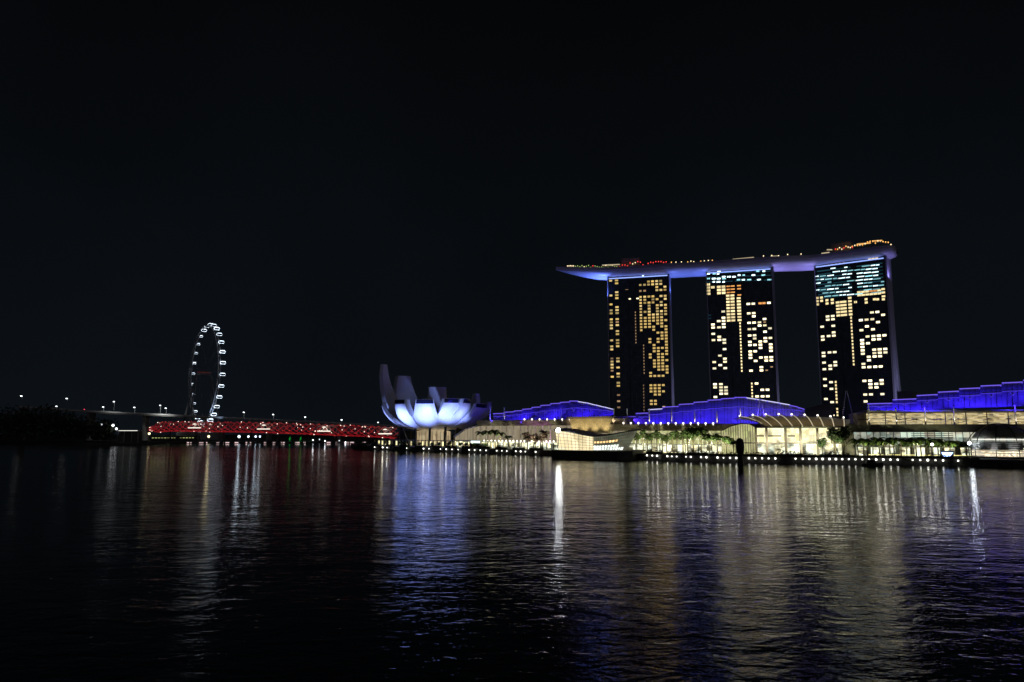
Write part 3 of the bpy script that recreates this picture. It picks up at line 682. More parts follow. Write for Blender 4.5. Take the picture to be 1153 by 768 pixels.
# shell roof: eave at the front, crest behind
topc = [(825, 471.8), (834, 469.8), (845, 468.9), (858, 468.3), (878, 468), (897, 468.3), (913, 469), (929, 469.8), (946, 471.4), (958, 472.5)]
def shell(px, v):
    """v 0 at the eave, 1 at the crest"""
    f = (px - 825) / (958 - 825); x0 = 851 + (957 - 851) * f
    ev = 480.8 if px > 840 else 480.8 - (840 - px) * .45
    for j in range(len(topc) - 1):
        if topc[j][0] <= px <= topc[j + 1][0] + 1e-6:
            yt = topc[j][1] + (topc[j + 1][1] - topc[j][1]) * (px - topc[j][0]) / (topc[j + 1][0] - topc[j][0])
    y_ = -3 + 24 * v; qx = x0 + (px - x0) * v; 
    u, z = WP.hit(qx, ev + (yt - ev) * (1 - (1 - v) ** 1.8), y_)
    return Vector((u, y_, z))
pxs = [825 + (958 - 825) * i / 32 for i in range(33)]
b = MB(); b.grid([[shell(p, v / 8) for p in pxs] for v in range(9)], (0, .25, -.15)); b.build('shell_roof', mat('roof_glass', (.22, .19, .13), .35, var=.2), t)
ribm = lamp_mat('rib_glow', (1, .84, .55), .62)  # added glowing strips stand in for warm light falling on the ribs
for i in range(9):
    px = 833 + i * 14.6
    b = MB(); b.tube([shell(px, v / 8) + Vector((0, -.25, .25)) for v in range(9)], .34, 5); rb = b.build('roof_rib', M['white_metal'], t)
    b = MB(); b.tube([shell(px, v / 8) + Vector((0, -.62, .42)) for v in range(9)], .20, 4); b.build('rib_glow', ribm, rb)
    q = shell(px, 1); link('parapet_light', lampmesh, t, (q.x, q.y, q.z + .5))
b = MB(); b.tube([shell(p, 0) for p in pxs], .4, 6); b.build('eave_beam', M['stone'], t)
for k in range(5):
    p = WP.world(eu0 + (eu1 - eu0) * (.1 + .2 * k), -5, ze + 12); q = WP.world(eu0 + (eu1 - eu0) * (.1 + .2 * k), 8, ze + 3)
    spot('roof_glow', p, q, 1800, (1, .8, .5), 110, .8, .4)

for k in range(7):
    u = eu0 + (eu1 - eu0) * (.06 + .147 * k); spot('column_fill', WP.world(u, -7, ze - .5), WP.world(u, 1, 8), 1500, (1, .85, .55), 100, .8, .2)  # added unseen spots in front, to brighten the columns
# ---- east wing
t = wing(WC, 'right mall wing with lit upper terrace over a dark band and a row of palms')
c0 = WC.u(961, 490); c1 = WC.U; zt = WC.z(1050, 478.2); zf = WC.z(1050, 486.6); zr = WC.z(1050, 463.5)
b = MB(); b.box(c0, c1, 0, 60, GZ - .4, zf); b.build('wall', M['stone'], t)
b = MB(); b.box(c0 - 1, c1, -3.2, 58, zf + .02, zt); b.build('fascia', mat('dark_fascia', (.16, .135, .11), .5), t)
b = MB(); b.box(WC.u(965, 470, 8), c1, 8, 50, zt + .02, zr); b.build('terrace_wall', M['stone'], t)
b = MB(); b.box(WC.u(975, 470, 7.7), c1, 7.65, 7.95, zt + .3, zr - .6); b.build('terrace_glazing', lit_ter, t)
mullions(t, WC.u(975, 470, 7.6), c1, 9.0, 7.6, zt, zr, M['stone'], .2, .4)
b = MB(); b.box(WC.u(975, 470, 8), c1, 2, 50, zr + .02, zr + .9); b.build('terrace_roof', M['grey_metal'], t)
b = MB(); n_ = 40
for i in range(n_ + 1): u = c0 + (c1 - c0) * i / n_; b.box(u - .05, u + .05, -3.0, -2.9, zt, zt + 1.1)
b.box(c0, c1, -3.02, -2.88, zt + 1.1, zt + 1.2); b.build('terrace_rail', M['grey_metal'], t)
rr = random.Random(5)
for i in range(26):
    b = MB()
    u = c0 + 4 + (c1 - c0 - 4) * rr.random(); y_ = rr.uniform(0, 5); b.lathe([(1.7, zt + 2.5), (.05, zt + 3.2)], 8, u, y_); b.lathe([(.06, zt), (.06, zt + 2.6)], 6, u, y_); b.build('terrace_parasol', M['fascia'], t)
b = MB(); b.box(c0, c1, -.25, -.02, GZ + 5.6, zf - .05); b.build('glazing', lit_cool, t)
b = MB(); b.box(WC.u(1013, 490), WC.u(1153, 490), -.5, -.28, WC.z(1050, 492.5), zf - .05); b.build('upper_lit_band', lit_glass('upper_band', (1, .92, .68), (.8, 1, .8), 1.1, .12, .02, floor=.25), t)
mullions(t, c0, c1, 3.0, -.52, GZ + 5.5, zf, M['dark_metal'], .12, .4)
b = MB(); b.box(c0, c1, -.3, -.02, GZ, GZ + 4.2); b.build('shopfront', lit_shop, t)
mullions(t, c0, c1, 6.5, -.32, GZ, GZ + 4.2, M['dark_metal'], 1.0, .5)
b = MB(); b.box(c0, c1, -3, -.35, GZ + 4.25, GZ + 5.5); b.build('awning', M['dark_metal'], t)
b = MB()
for i in range(8): b.box(WC.u(1027, 500, -2), WC.u(1074, 500, -2), -2.2, -1.2, GZ + 5.8 + i * .85, GZ + 6.15 + i * .85)
b.build('louvre', mat('louvre', (.55, .56, .55), .5), t)
b = MB(); b.box(WC.u(978, 511, -8), WC.u(1093, 512, -8), -8.3, -8, GZ + .5, GZ + .8); b.build('edge_light', lamp_mat('edge_light', (.95, .85, .30), 1.5), t)
b = MB(); b.box(WC.u(952, 490, -2), WC.u(961.5, 490, -2), -2, 20, GZ, WC.z(955, 477, -2)); b.build('pier', M['stone'], t)

# ---- blue canopies with stepped roof panels
led_v = lamp_mat('violet_led', (.20, .13, 1.0), .95); led_w = lamp_mat('white_violet_led', (.62, .60, 1.0), 1.2); led_b = lamp_mat('blue_led', (.10, .06, 1.0), .7)
def canopy(wall, label, steps, low, yl, yt, masts, mast_y, power, fo=10):
    """steps: (px0, px1, py_top0, py_top1, white?); low(px): pixel row of the lower edge; yl, yt: how far back the two edges stand"""
    t = thing('roof_canopy', label, 'roof', (wall.p0.x, wall.p0.y, 0), wall.rz)
    for (pa, pb, ya, yb, wh) in steps:
        rows = []
        for k in range(7):
            v = k / 6; y_ = yl + (yt - yl) * v; g = 1 - (1 - v) ** 1.5; r = []
            for px, pt_ in ((pa, ya), ((pa + pb) / 2, (ya + yb) / 2), (pb, yb)):
                u, z = wall.hit(px, low(px) + (pt_ - low(px)) * g, y_); r.append(Vector((u, y_, z)))
            rows.append(r)
        b = MB(); b.grid(rows, (0, .5, -.25)); o = b.build('roof_panel', M['panel'], t)
        b = MB()
        for f_ in (.25, .5, .75): b.tube([(r[0].lerp(r[2], f_) + Vector((0, -.12, .12))) for r in rows], .09, 4)
        b.build('seam', M['dark_metal'], o)
        b = MB(); b.tube([r + Vector((0, -.3, .25)) for r in rows[-1]], .24, 5); b.build('edge_light', led_w if wh else led_v, o)
        b = MB(); zig = [rows[6][0].lerp(rows[6][2], .02), rows[2][1], rows[6][0].lerp(rows[6][2], .98)]
        b.tube([q + Vector((0, -.35, .1)) for q in zig], .2, 4); b.tube([r + Vector((0, -.35, .1)) for r in rows[3]], .15, 4); b.build('truss_light', led_b, o)
    for px, y0_, y1_ in masts:
        u, za = wall.hit(px, y0_, mast_y); _, zb_ = wall.hit(px, y1_, mast_y)
        b = MB(); b.tube([(u, mast_y, zb_ - .5), (u, mast_y, za)], .42, 8, .25); b.build('mast', M['white_metal'], t)
        spot('mast_light', wall.world(u + .3, mast_y - 1.8, zb_ + .2), wall.world(u, mast_y, (za + zb_) / 2), 700, (1, .85, .6), 70, .6, .15)
    pa = steps[0][0]; pb = steps[-1][1]; ua, z0 = wall.hit(pa, low(pa), yl - fo); ub_, z1_ = wall.hit(pb, low(pb), yl - fo)
    n = max(2, int((ub_ - ua) / 26))
    for i in range(n):
        f = (i + .5) / n; px = pa + (pb - pa) * f; u, z = wall.hit(px, low(px) - 4.5, yl - fo)
        stp = min(steps, key=lambda s: abs((s[0] + s[1]) / 2 - px)); yy = (stp[2] + stp[3]) / 2
        uc, zc_ = wall.hit(px, low(px) + (yy - low(px)) * .9, (yl + yt) / 2)
        area('canopy_flood', wall.world(u, yl - fo, z), wall.world(uc, (yl + yt) / 2, zc_ + 1), (ub_ - ua) / n * .9, .6, power * ((ub_ - ua) / n) / 26, (.040, .014, 1.0), wall.d)
    return t
sA = [(555.5, 567.5, 466.2, 465.8, 0), (567.5, 579, 464.6, 464, 0), (579, 588.5, 463.2, 462.7, 0), (588.5, 599, 461.3, 460.6, 0), (599, 609, 459.2, 458.6, 0), (609, 620, 457, 456.4, 0), (620, 631, 455, 454.4, 0), (631, 641.5, 453.5, 453, 0),
      (641.5, 651, 452, 452, 0), (651, 661, 452.5, 454.2, 1), (661, 671, 454, 456.6, 1), (671, 681, 456.4, 459, 1), (681, 691, 458.8, 461.4, 1)]
canopy(WA, 'left blue-lit stepped roof above the left mall wing', sA, lambda p: 474.2 if p < 640 else 474.2 - (p - 640) * .14, 14, 24, [(552, 458, 473.5), (568, 459, 473.5), (632, 459, 473.5)], -1.5, 4600)
sB = [(697, 716, 470, 469.5, 0), (716, 730, 466, 465.5, 0), (730, 746, 461.8, 460.8, 1), (746, 764.5, 459, 458, 0), (764.5, 781, 456, 455, 0), (781, 797, 453.6, 452.6, 0), (797, 812, 451.2, 450.4, 0), (812, 827, 449.6, 448.8, 0),
      (827, 840.5, 448, 448, 0), (840.5, 852, 448.4, 450, 1), (852, 864, 450, 452, 1), (864, 877.5, 452, 454.2, 1), (877.5, 889.5, 454.4, 456.4, 1), (889.5, 898, 457, 458.6, 0), (898, 906, 459, 461.5, 0)]
WBx = wall_px(690, 449, 906, 398)
canopy(WBx, 'middle blue-lit stepped roof, the longest, behind the golden hall', sB, lambda p: 476.9 if p < 860 else 476.9 - (p - 860) * .23, 14, 25, [(691, 460, 477.5), (706, 460, 477.5), (731, 460, 477.5), (756, 460, 477.5), (782, 462, 477.5), (807, 463, 477.5), (833.5, 459, 470)], -1.5, 4200)
sC = [(976.5, 1005, 455.3, 454.6, 0), (1005, 1032, 450.8, 449.6, 0), (1032, 1056, 446, 444.8, 0), (1056, 1080, 442.2, 441, 0), (1080, 1104, 438.4, 437.4, 0), (1104, 1128, 435.2, 434.2, 0), (1128, 1152, 431.8, 430.8, 0), (1152, 1180, 428.8, 427.6, 0), (1180, 1210, 425.8, 424.8, 0), (1210, 1240, 423, 422.4, 0)]
canopy(WC, 'right blue-lit stepped roof above the terrace, running out of view', sC, lambda p: 463.6 - (p - 977) * .038, 6, 17, [(977.5, 455, 477), (1008.5, 459.5, 477), (1041, 459, 477), (1073.5, 458.5, 477), (1142.5, 456, 477)], .5, 4000, 6)
# A-frame pylons
def pylon(wall, px, y0_, y1_, y_, m, label):
    u, za = wall.hit(px, y0_, y_); _, zb_ = wall.hit(px, y1_, y_); h = za - zb_
    q = wall.world(u, y_, zb_); t = thing('roof_pylon', label, 'pylon', q, wall.rz)
    for s in (-1, 1):
        b = MB(); b.tube([(s * h * .19, 0, 0), (s * .3, 0, h)], .30, 7, .22); b.build('leg', m, t)
    b = MB(); b.tube([(-.4, 0, h), (.4, 0, h)], .45, 7); b.build('cap', m, t)
pylon(WBx, 856, 449.5, 470, 5, M['white_metal'], 'white A-shaped pylon in front of the middle blue roof')
pylon(WC, 953, 441, 475, 10, M['grey_metal'], 'grey A-shaped pylon between the golden hall and the right wing')

# grey vault and podium between the towers and the mall
WG = wall_px(895, 520, 1040, 470)
t = thing('grey_vault', 'dim grey vaulted roof behind the golden hall', 'building', (WG.p0.x, WG.p0.y, 0), WG.rz)
ga = WG.u(901, 462); gb = WG.u(938, 462)
rows = []
for i in range(9):
    f = i / 8; px = 901 + 37 * f; yy = 461 - 7 * math.sin(f * math.pi * .55)
    rows.append([Vector((WG.hit(px, 469)[0], 0, WG.hit(px, 469)[1])), Vector((WG.hit(px, (469 + yy) / 2)[0], 1, WG.hit(px, (469 + yy) / 2)[1])), Vector((*[WG.hit(px, yy)[0], 6], WG.hit(px, yy)[1])), Vector((WG.hit(px, yy)[0], 30, WG.hit(px, yy)[1] - 2))])
b = MB(); b.grid(rows, (0, .6, -.4)); b.build('roof', M['grey_metal'], t)
b = MB(); b.box(ga, gb, 2, 30, GZ - .5, WG.z(920, 468.5)); b.build('wall', M['concrete'], t)
t = thing('hotel_podium', 'low dark podium at the foot of the right tower', 'building', (WG.p0.x, WG.p0.y, 0), WG.rz)
a = WG.u(958, 465); c = WG.u(1030, 465)
b = MB(); b.box(a, c, 8, 45, GZ - .5, WG.z(980, 466, 8)); b.build('wall', M['concrete'], t)
b = MB(); b.prism_xz([(a, WG.z(960, 465.8, 8)), (WG.u(985, 458, 8), WG.z(985, 457.5, 8)), (c, WG.z(1030, 464, 8)), (c, WG.z(1030, 466, 8))], 7.5, 45); b.build('roof', M['fascia'], t)
b = MB(); b.box(WG.u(1010, 445, 20), WG.u(1027, 445, 20), 20, 40, GZ, WG.z(1015, 440.5, 20)); b.build('plant_room', M['grey_metal'], t)

# ================================================================== GLASS PAVILION on the water
WV = wall_px(618, 424, 724, 396)
t = thing('glass_pavilion', 'faceted glass pavilion glowing gold on a dark plinth in the water', 'pavilion', (WV.p0.x, WV.p0.y, 0), WV.rz)
zp = WV.z(670, 507.2)
pu = [WV.u(x, 510) for x in (622, 640, 668, 700, 713)]
b = MB(); b.prism([(pu[0], -1), (pu[1], -6), (pu[2], -8), (pu[3], -6), (pu[4], -1), (pu[4] - 2, 26), (pu[0] + 2, 26)], -1, zp); b.build('plinth', M['dark_concrete'], t)
gold = lit_glass('pavilion_light', (1, .80, .42), (1, .88, .58), 1.35, .10, .08, floor=.55)
topL = [(625, 484), (636, 485.2), (647, 487.2), (658, 489.6), (668, 491.2)]
def sail(top, bot, y0_, y1_, yb0, yb1, n, rows_=6):
    out = []
    for r in range(rows_ + 1):
        v = r / rows_; row = []
        for i in range(n + 1):
            f = i / n; j = min(len(top) - 2, int(f * (len(top) - 1))); g = f * (len(top) - 1) - j
            tx = top[j][0] + (top[j + 1][0] - top[j][0]) * g; ty = top[j][1] + (top[j + 1][1] - top[j][1]) * g
            bx = bot[0] + (bot[1] - bot[0]) * f; px = bx + (tx - bx) * v; py = 507.2 + (ty - 507.2) * v
            y_ = (yb0 + (yb1 - yb0) * f) * (1 - v) + (y0_ + (y1_ - y0_) * f) * v
            u, z = WV.hit(px, py, y_); row.append(Vector((u, y_, z)))
        out.append(row)
    return out
g1 = sail(topL, (629, 668), 6, -4, 3, -3, 20)
b = MB(); b.grid(g1, (0, .3, 0)); b.build('glass_sail', gold, t)
b = MB()
for i in range(0, 21, 2): b.tube([r[i] + Vector((0, -.15, 0)) for r in g1], .10, 4)
for r in g1: b.tube([p + Vector((0, -.15, 0)) for p in r], .08, 4)
b.build('sail_frame', M['stone'], t)
topR = [(668, 491.2), (680, 490.6), (692, 488.6), (705, 486), (718, 484.2)]
g2 = sail(topR, (668, 706), -2, 6, -1, 5, 20)
b = MB(); b.grid(g2, (0, .3, 0)); b.build('dark_sail', lit_glass('dim_sail', (.80, .95, .60), (.9, .85, .6), .20, .12, .12, floor=.12), t)
b = MB()
for i in range(0, 21, 1): b.tube([r[i] + Vector((0, -.2, 0)) for r in g2], .10, 4)
for r in g2[::1]: b.tube([p + Vector((0, -.2, 0)) for p in r], .08, 4)
b.build('sail_frame', M['stone'], t)
def on_sail(rows_, f0, f1, v0, v1, off):
    N = len(rows_) - 1; Mm = len(rows_[0]) - 1
    def q(f, v):
        i = min(N - 1, int(v * N)); j = min(Mm - 1, int(f * Mm)); a_, b_ = v * N - i, f * Mm - j
        return (rows_[i][j] * (1 - b_) + rows_[i][j + 1] * b_) * (1 - a_) + (rows_[i + 1][j] * (1 - b_) + rows_[i + 1][j + 1] * b_) * a_ + Vector((0, -off, 0))
    return [q(f0, v0), q(f1, v0), q(f1, v1), q(f0, v1)]
wl = lamp_mat('pavilion_window', (.92, 1, .90), 1.5, var=.6); wo = lamp_mat('pavilion_orange', (1, .62, .25), 1.9, var=.35)
for i in range(11):
    for v0, v1, m in ((.03, .17, wl), (.19, .33, wl)):
        if i > 8 and v0 > .1: continue
        p = on_sail(g2, .02 + i * .078, .02 + i * .078 + .055, v0, v1, .45); b = MB(); b.hexa(p, [x + Vector((0, .2, 0)) for x in p]); b.build('window', m, t)
for i in range(8):
    p = on_sail(g2, .03 + i * .078, .03 + i * .078 + .05, .50, .62, .45); b = MB(); b.hexa(p, [x + Vector((0, .2, 0)) for x in p]); b.build('window', wo, t)
crest = g1[-1] + g2[-1][1:]
b = MB(); b.grid([[p + Vector((0, -1.5, .25)) for p in crest], [p + Vector((0, 14, 1.2)) for p in crest]], (0, 0, -.6)); b.build('roof', M['black'], t)
# bright floodlight at its left corner
def floodlight(loc, label, r, strength, col, h, group=None, name='floodlight', pw=0):
    t = thing(name, label, 'floodlight', (loc.x, loc.y, loc.z - h), 0, group)
    b = MB(); b.tube([(0, .4, 0), (0, .4, h)], .16 + r * .05, 6); b.build('pole', M['dark_metal'], t)
    b = MB(); b.lathe([(r * .5, 0), (r * 1.05, .5), (r * 1.05, .6)], 12); o = b.build('housing', M['dark_metal'], t); o.rotation_euler = (R(90), 0, 0); o.location = (0, .3, h)
    b = MB(); b.lathe([(r * .99, 0), (r * .7, r * .18), (.01, r * .3)], 14); o = b.build('lens', lamp_mat(name + '_lens', col, strength), t); o.rotation_euler = (R(90), 0, 0); o.location = (0, -.32, h)
    if pw: point('flood_glow', loc + Vector((0, -1.5, 0)), pw, col, .5)
    return t
floodlight(at(628.5, 484.5, 419), 'dazzling white floodlight at the left corner of the golden pavilion', 1.25, 34, (.95, 1, .97), 9, pw=1500)
floodlight(at(1091, 499, 350), 'bright bluish-white floodlight left of the glass dome', .85, 11, (.85, .95, 1), 6, pw=600)
floodlight(at(1049, 500.5, 352), 'smaller white floodlight among the palms left of the dome', .62, 12, (.95, 1, .95), 5)

# ================================================================== GLASS DOME
DY = 352.0; DC = Vector((xat(1127, DY, 8), DY, 0)); DRr = 14.6; dz0 = 3.6
t = thing('glass_dome', 'round glass dome with black ribs on a dark base in the water', 'dome', (DC.x, DC.y, 0))
b = MB(); b.lathe([(DRr + 3.5, -1), (DRr + 3.5, dz0)], 48); b.build('base', M['black'], t)
def dprof(a): return (DRr * math.cos(a) ** .9 if a < math.pi / 2 - .01 else .02, dz0 + 1.2 + 14.2 * math.sin(a))
a0 = -.18
N = 14; prof = [dprof(max(0, a)) if a >= 0 else (DRr * math.cos(a), dz0 + 1.2 + 14.2 * math.sin(a)) for a in [a0 + (math.pi / 2 - a0) * i / N for i in range(N + 1)]]
m = bpy.data.materials.new('dome_glass'); m.use_nodes = True; tt = m.node_tree; bb = tt.nodes['Principled BSDF']
bb.inputs['Base Color'].default_value = (.5, .5, .46, 1); bb.inputs['Roughness'].default_value = .08; bb.inputs['Transmission Weight'].default_value = .0; bb.inputs['Alpha'].default_value = .16
b = MB(); b.lathe(prof, 48); b.build('glass_shell', m, t, smooth=True)
for k in range(10):
    a = 2 * math.pi * (k + .35) / 10; b = MB(); b.tube([(r * 1.005 * math.cos(a), r * 1.005 * math.sin(a), z) for r, z in prof], .2, 5); b.build('rib', M['black'], t)
for i, zz_ in enumerate((1.6, 2.5, 3.4, 4.3, 5.2, 6.1, 7.0)):
    s = (zz_ - 1.2) / 14.2; r = DRr * math.cos(math.asin(max(-.2, min(.99, s)))) ** .9 + .2
    b = MB(); b.lathe([(r, dz0 + zz_ - .12), (r + .5, dz0 + zz_ - .12), (r + .5, dz0 + zz_ + .12), (r, dz0 + zz_ + .12), (r, dz0 + zz_ - .12)], 48); b.build('sunshade_ring', M['grey_metal'], t)
hood = [(r * .93, dz0 + (z - dz0) * .97) for r, z in prof if z > dz0 + 8.2]
b = MB(); b.lathe(hood, 48); b.build('ceiling', M['stone'], t, smooth=True)
for k in range(6):
    a = -math.pi * (k + .5) / 6; spot('hood_light', DC + Vector((19 * math.cos(a), 19 * math.sin(a), 4)), DC + Vector((9 * math.cos(a), 9 * math.sin(a), dz0 + 12)), 4200, (1, .96, .86), 60, 1, .3)
b = MB(); b.lathe([(DRr * .78, dz0 + 7.6), (DRr * .80, dz0 + 8.0)], 40); b.build('ceiling_ring_light', lamp_mat('dome_ring', (1, .96, .86), 1.2), t)
rd = random.Random(9)
dsp = lit_glass('dome_display', (1, .80, .50), (1, .92, .70), 2.0, .6, .6, floor=.05)
b = MB()
b.lathe([(DRr * .82, dz0 + .05), (DRr * .82, dz0 + 2.6)], 40); b.build('display_wall', dsp, t)
b = MB(); b.lathe([(DRr * .6, dz0 + 2.6), (DRr * .6, dz0 + 6.5)], 32); b.build('inner_wall', M['concrete'], t)
point('dome_light', DC + Vector((0, -3, dz0 + 9)), 1500, (1, .9, .7), 1)

# ================================================================== MARKER POST in the water, boat, kiosk
q = at_z(834, 523.6, 0)
t = thing('water_marker', 'dark oval-topped marker standing in the water before the hall', 'marker', (q.x, q.y, 0))
b = MB(); b.lathe([(1.55, -.8), (1.35, 1), (1.15, 3.5), (1.2, 5)], 14); b.build('stem', M['black'], t, smooth=True)
b = MB(); b.lathe([(1.2, 4.8), (1.75, 6.2), (1.98, 8.2), (1.85, 10.2), (1.35, 11.6), (.6, 12.2), (.02, 12.3)], 16); b.build('head', M['black'], t, smooth=True)
q = at_z(982, 524.5, 0)
t = thing('boat', 'small dark boat moored below the right mall wing', 'boat', (q.x, q.y, 0), R(-8))
def hull_b(Lh, bw, h):
    rows = []
    for i in range(11):
        f = i / 10; x = -Lh / 2 + Lh * f; w = bw / 2 * (1 - max(0, (f - .55) / .45) ** 2) * (.8 + .2 * min(1, f / .2)); s = h * (.85 + .35 * max(0, f - .5))
        rows.append([(x, -w, s), (x, -w * .9, .2), (x, -w * .3, -.4), (x, w * .3, -.4), (x, w * .9, .2), (x, w, s), (x, 0, s - .05), (x, -w, s)])
    b = MB(); b.grid(rows); b.add(rows[0][:6], [(0, 1, 2, 3, 4, 5)]); return b
hull_b(9.5, 2.8, 1.3).build('hull', M['black'], t)
b = MB(); b.hexa([(-2.6, -1, 1.15), (1.4, -1, 1.15), (1.4, 1, 1.15), (-2.6, 1, 1.15)], [(-2.3, -.9, 2.7), (.9, -.9, 2.7), (.9, .9, 2.7), (-2.3, .9, 2.7)]); cb = b.build('cabin', M['dark_metal'], t)
b = MB(); b.box(-2.0, .7, -1.02, -.93, 1.7, 2.3); b.build('window', M['navy_glass'], cb)
q = at(1067, 516, 343)
t = thing('kiosk', 'small promenade kiosk with glowing blue and white front', 'kiosk', (q.x, q.y, GZ), WC.rz)
b = MB(); b.box(-2.6, 2.6, 0, 2.4, 0, 3.0); b.build('cabin', M['dark_metal'], t)
b = MB(); b.hexa([(-1.6, -.15, .5), (1.0, -.15, .5), (1.0, -.02, .5), (-1.6, -.02, .5)], [(-2.4, -.15, 2.6), (2.4, -.15, 2.6), (2.4, -.02, 2.6), (-2.4, -.02, 2.6)]); b.build('light_panel', lamp_mat('kiosk_panel', (.35, .50, 1), 4), t)
b = MB(); b.box(-3.0, 3.0, -.9, 2.8, 3.02, 3.25); b.build('roof', M['white_metal'], t)
q = at(536, 503, 528)
t = thing('ticket_booth', 'low booth with cold white lit sign band near the palms', 'kiosk', (q.x, q.y, GZ), WA.rz)
b = MB(); b.box(-7, 7, 0, 4, 0, 3.4); b.build('cabin', M['dark_metal'], t)
b = MB(); b.box(-5.5, 4.5, -.2, -.02, 3.6, 5.2); b.build('light_band', lamp_mat('booth_band', (.75, .95, 1), 1.4), t)
b = MB(); b.box(-7.4, 7.4, -.8, 4.2, 3.42, 3.58); b.build('roof', M['white_metal'], t)

# ================================================================== OBSERVATION WHEEL
HY = 980.0; hub = at(229.6, 421, HY); RW = 66.0
ang = R(-38.6)
ud = Vector((math.sin(ang), math.cos(ang), 0)); nd = Vector((ud.y, -ud.x, 0))
t = thing('observation_wheel', 'giant observation wheel seen nearly edge-on, ringed with white lit capsules', 'ferris wheel', (hub.x, hub.y, GZ))
HZ = hub.z - GZ
def wp(a, r, o=0): return ud * (r * math.cos(a)) + Vector((0, 0, HZ + r * math.sin(a))) + nd * o
b = MB()
for o in (-1.6, 1.6): b.tube([wp(2 * math.pi * k / 72, RW, o) for k in range(72)], .35, 5, closed=True)
b.tube([wp(2 * math.pi * k / 72, RW - 2.6, 0) for k in range(72)], .35, 5, closed=True)
for k in range(72):
    a, c = 2 * math.pi * k / 72, 2 * math.pi * (k + 1) / 72
    b.tube([wp(a, RW, -1.6), wp(c, RW, 1.6)], .14, 3); b.tube([wp(a, RW, 1.6), wp(a, RW - 2.6, 0)], .14, 3); b.tube([wp(a, RW, -1.6), wp(a, RW - 2.6, 0)], .14, 3)
b.build('rim', M['white_metal'], t)
for k in range(28):
    a = 2 * math.pi * k / 28; b = MB(); b.tube([wp(a, 2, 5 * (1 if k % 2 else -1)), wp(a, RW - 2.6)], .09, 3); b.build('spoke', M['grey_metal'], t)
b = MB(); b.tube([wp(0, 0, -9), wp(0, 0, 9)], 1.9, 12); hb = b.build('hub', M['grey_metal'], t)
b = MB(); b.tube([wp(0, 0, -8.5) + Vector((0, 0, 2.1)), wp(0, 0, 8.5) + Vector((0, 0, 2.1))], .4, 5); b.build('aviation_light', lamp_mat('hub_red', (1, .12, .08), .10), hb)
for o in (-1, 1):
    for s in (-1, 1):
        b = MB(); b.tube([nd * o * 22 + ud * s * 20, wp(0, 0, o * 9)], 1.5, 8, 1.0); b.build('support_leg', M['grey_metal'], t)
ringm = lamp_mat('capsule_white', (.74, .86, 1.0), 4.2, var=.4); capg = M['navy_glass']
bw = MB(); bw.tube([(-2.9, 0, -1.3), (-3.4, 0, 0), (-2.9, 0, 1.3), (2.9, 0, 1.3), (3.4, 0, 0), (2.9, 0, -1.3)], .35, 5, closed=True)
bw.tube([(-2.2, -1.5, 1.5), (2.2, -1.5, 1.5)], .3, 4); ringme = bw.mesh('light_ring', ringm)
bc = MB(); bc.lathe([(.6, -3.3), (1.4, -2.7), (1.6, 0), (1.4, 2.7), (.6, 3.3)], 10); capme = bc.mesh('capsule', capg)
for k in range(28):
    a = 2 * math.pi * (k + .3) / 28; p = wp(a, RW + 1.0, 4.2)
    o = link('capsule', capme, t, p); o.rotation_euler = (0, R(90), math.atan2(nd.y, nd.x))
    g = link('light_ring', ringme, o); g.rotation_euler = (0, R(-90), 0)
    if math.cos(a) > .55: o.scale = (.7, .7, .7)          # cabins on the far side
    if math.sin(a) < -.95: g.hide_render = False
b = MB(); b.lathe([(30, 0), (30, 9), (28, 10)], 32); b.build('terminal', M['concrete'], t)
spot('rim_flood', Vector((hub.x, hub.y, 12)) - ud * 45 + nd * 6, Vector((hub.x, hub.y, 70)) - ud * 60, 60000, (.5, .68, 1), 60)

# ================================================================== FLYOVER with street lamps
fl_pts = [(20, 457.5, 990), (97, 462.5, 975), (160, 465.5, 965), (230, 468.8, 955), (300, 472, 945), (380, 476, 930), (450, 479.5, 915), (520, 482, 900), (720, 486.5, 870)]
FP = [at(*p) for p in fl_pts]
t = thing('flyover', 'long pale-edged road flyover sloping down behind the red bridge', 'flyover', (0, 0, 0))
def sweep(pts, y0_, y1_, z0_, z1_):
    b = MB(); b.grid([[p + Vector((0, y, z)) for y, z in ((y0_, z0_), (y0_, z1_), (y1_, z1_), (y1_, z0_), (y0_, z0_))] for p in pts]); return b
sweep(FP, 0, 26, -2.6, -.9).build('deck', M['concrete'], t); sweep(FP, -.3, .0, -1.2, .6).build('parapet', M['white_metal'], t); sweep(FP, 26.02, 26.4, -1.2, .6).build('parapet', M['concrete'], t)
for i in range(9):
    f = i / 8 * (len(FP) - 1.001); j = int(f); p = FP[j].lerp(FP[j + 1], f - j)
    b = MB(); b.hexa([(p.x - 1.5, p.y + 8, 1), (p.x + 1.5, p.y + 8, 1), (p.x + 1.5, p.y + 18, 1), (p.x - 1.5, p.y + 18, 1)], [(p.x - 1.5, p.y + 5, p.z - 2.62), (p.x + 1.5, p.y + 5, p.z - 2.62), (p.x + 1.5, p.y + 21, p.z - 2.62), (p.x - 1.5, p.y + 21, p.z - 2.62)]); b.build('pier', M['concrete'], t)
lensm = lamp_mat('street_lamp_lens', (.92, .97, 1.0), 4.5, var=.3)
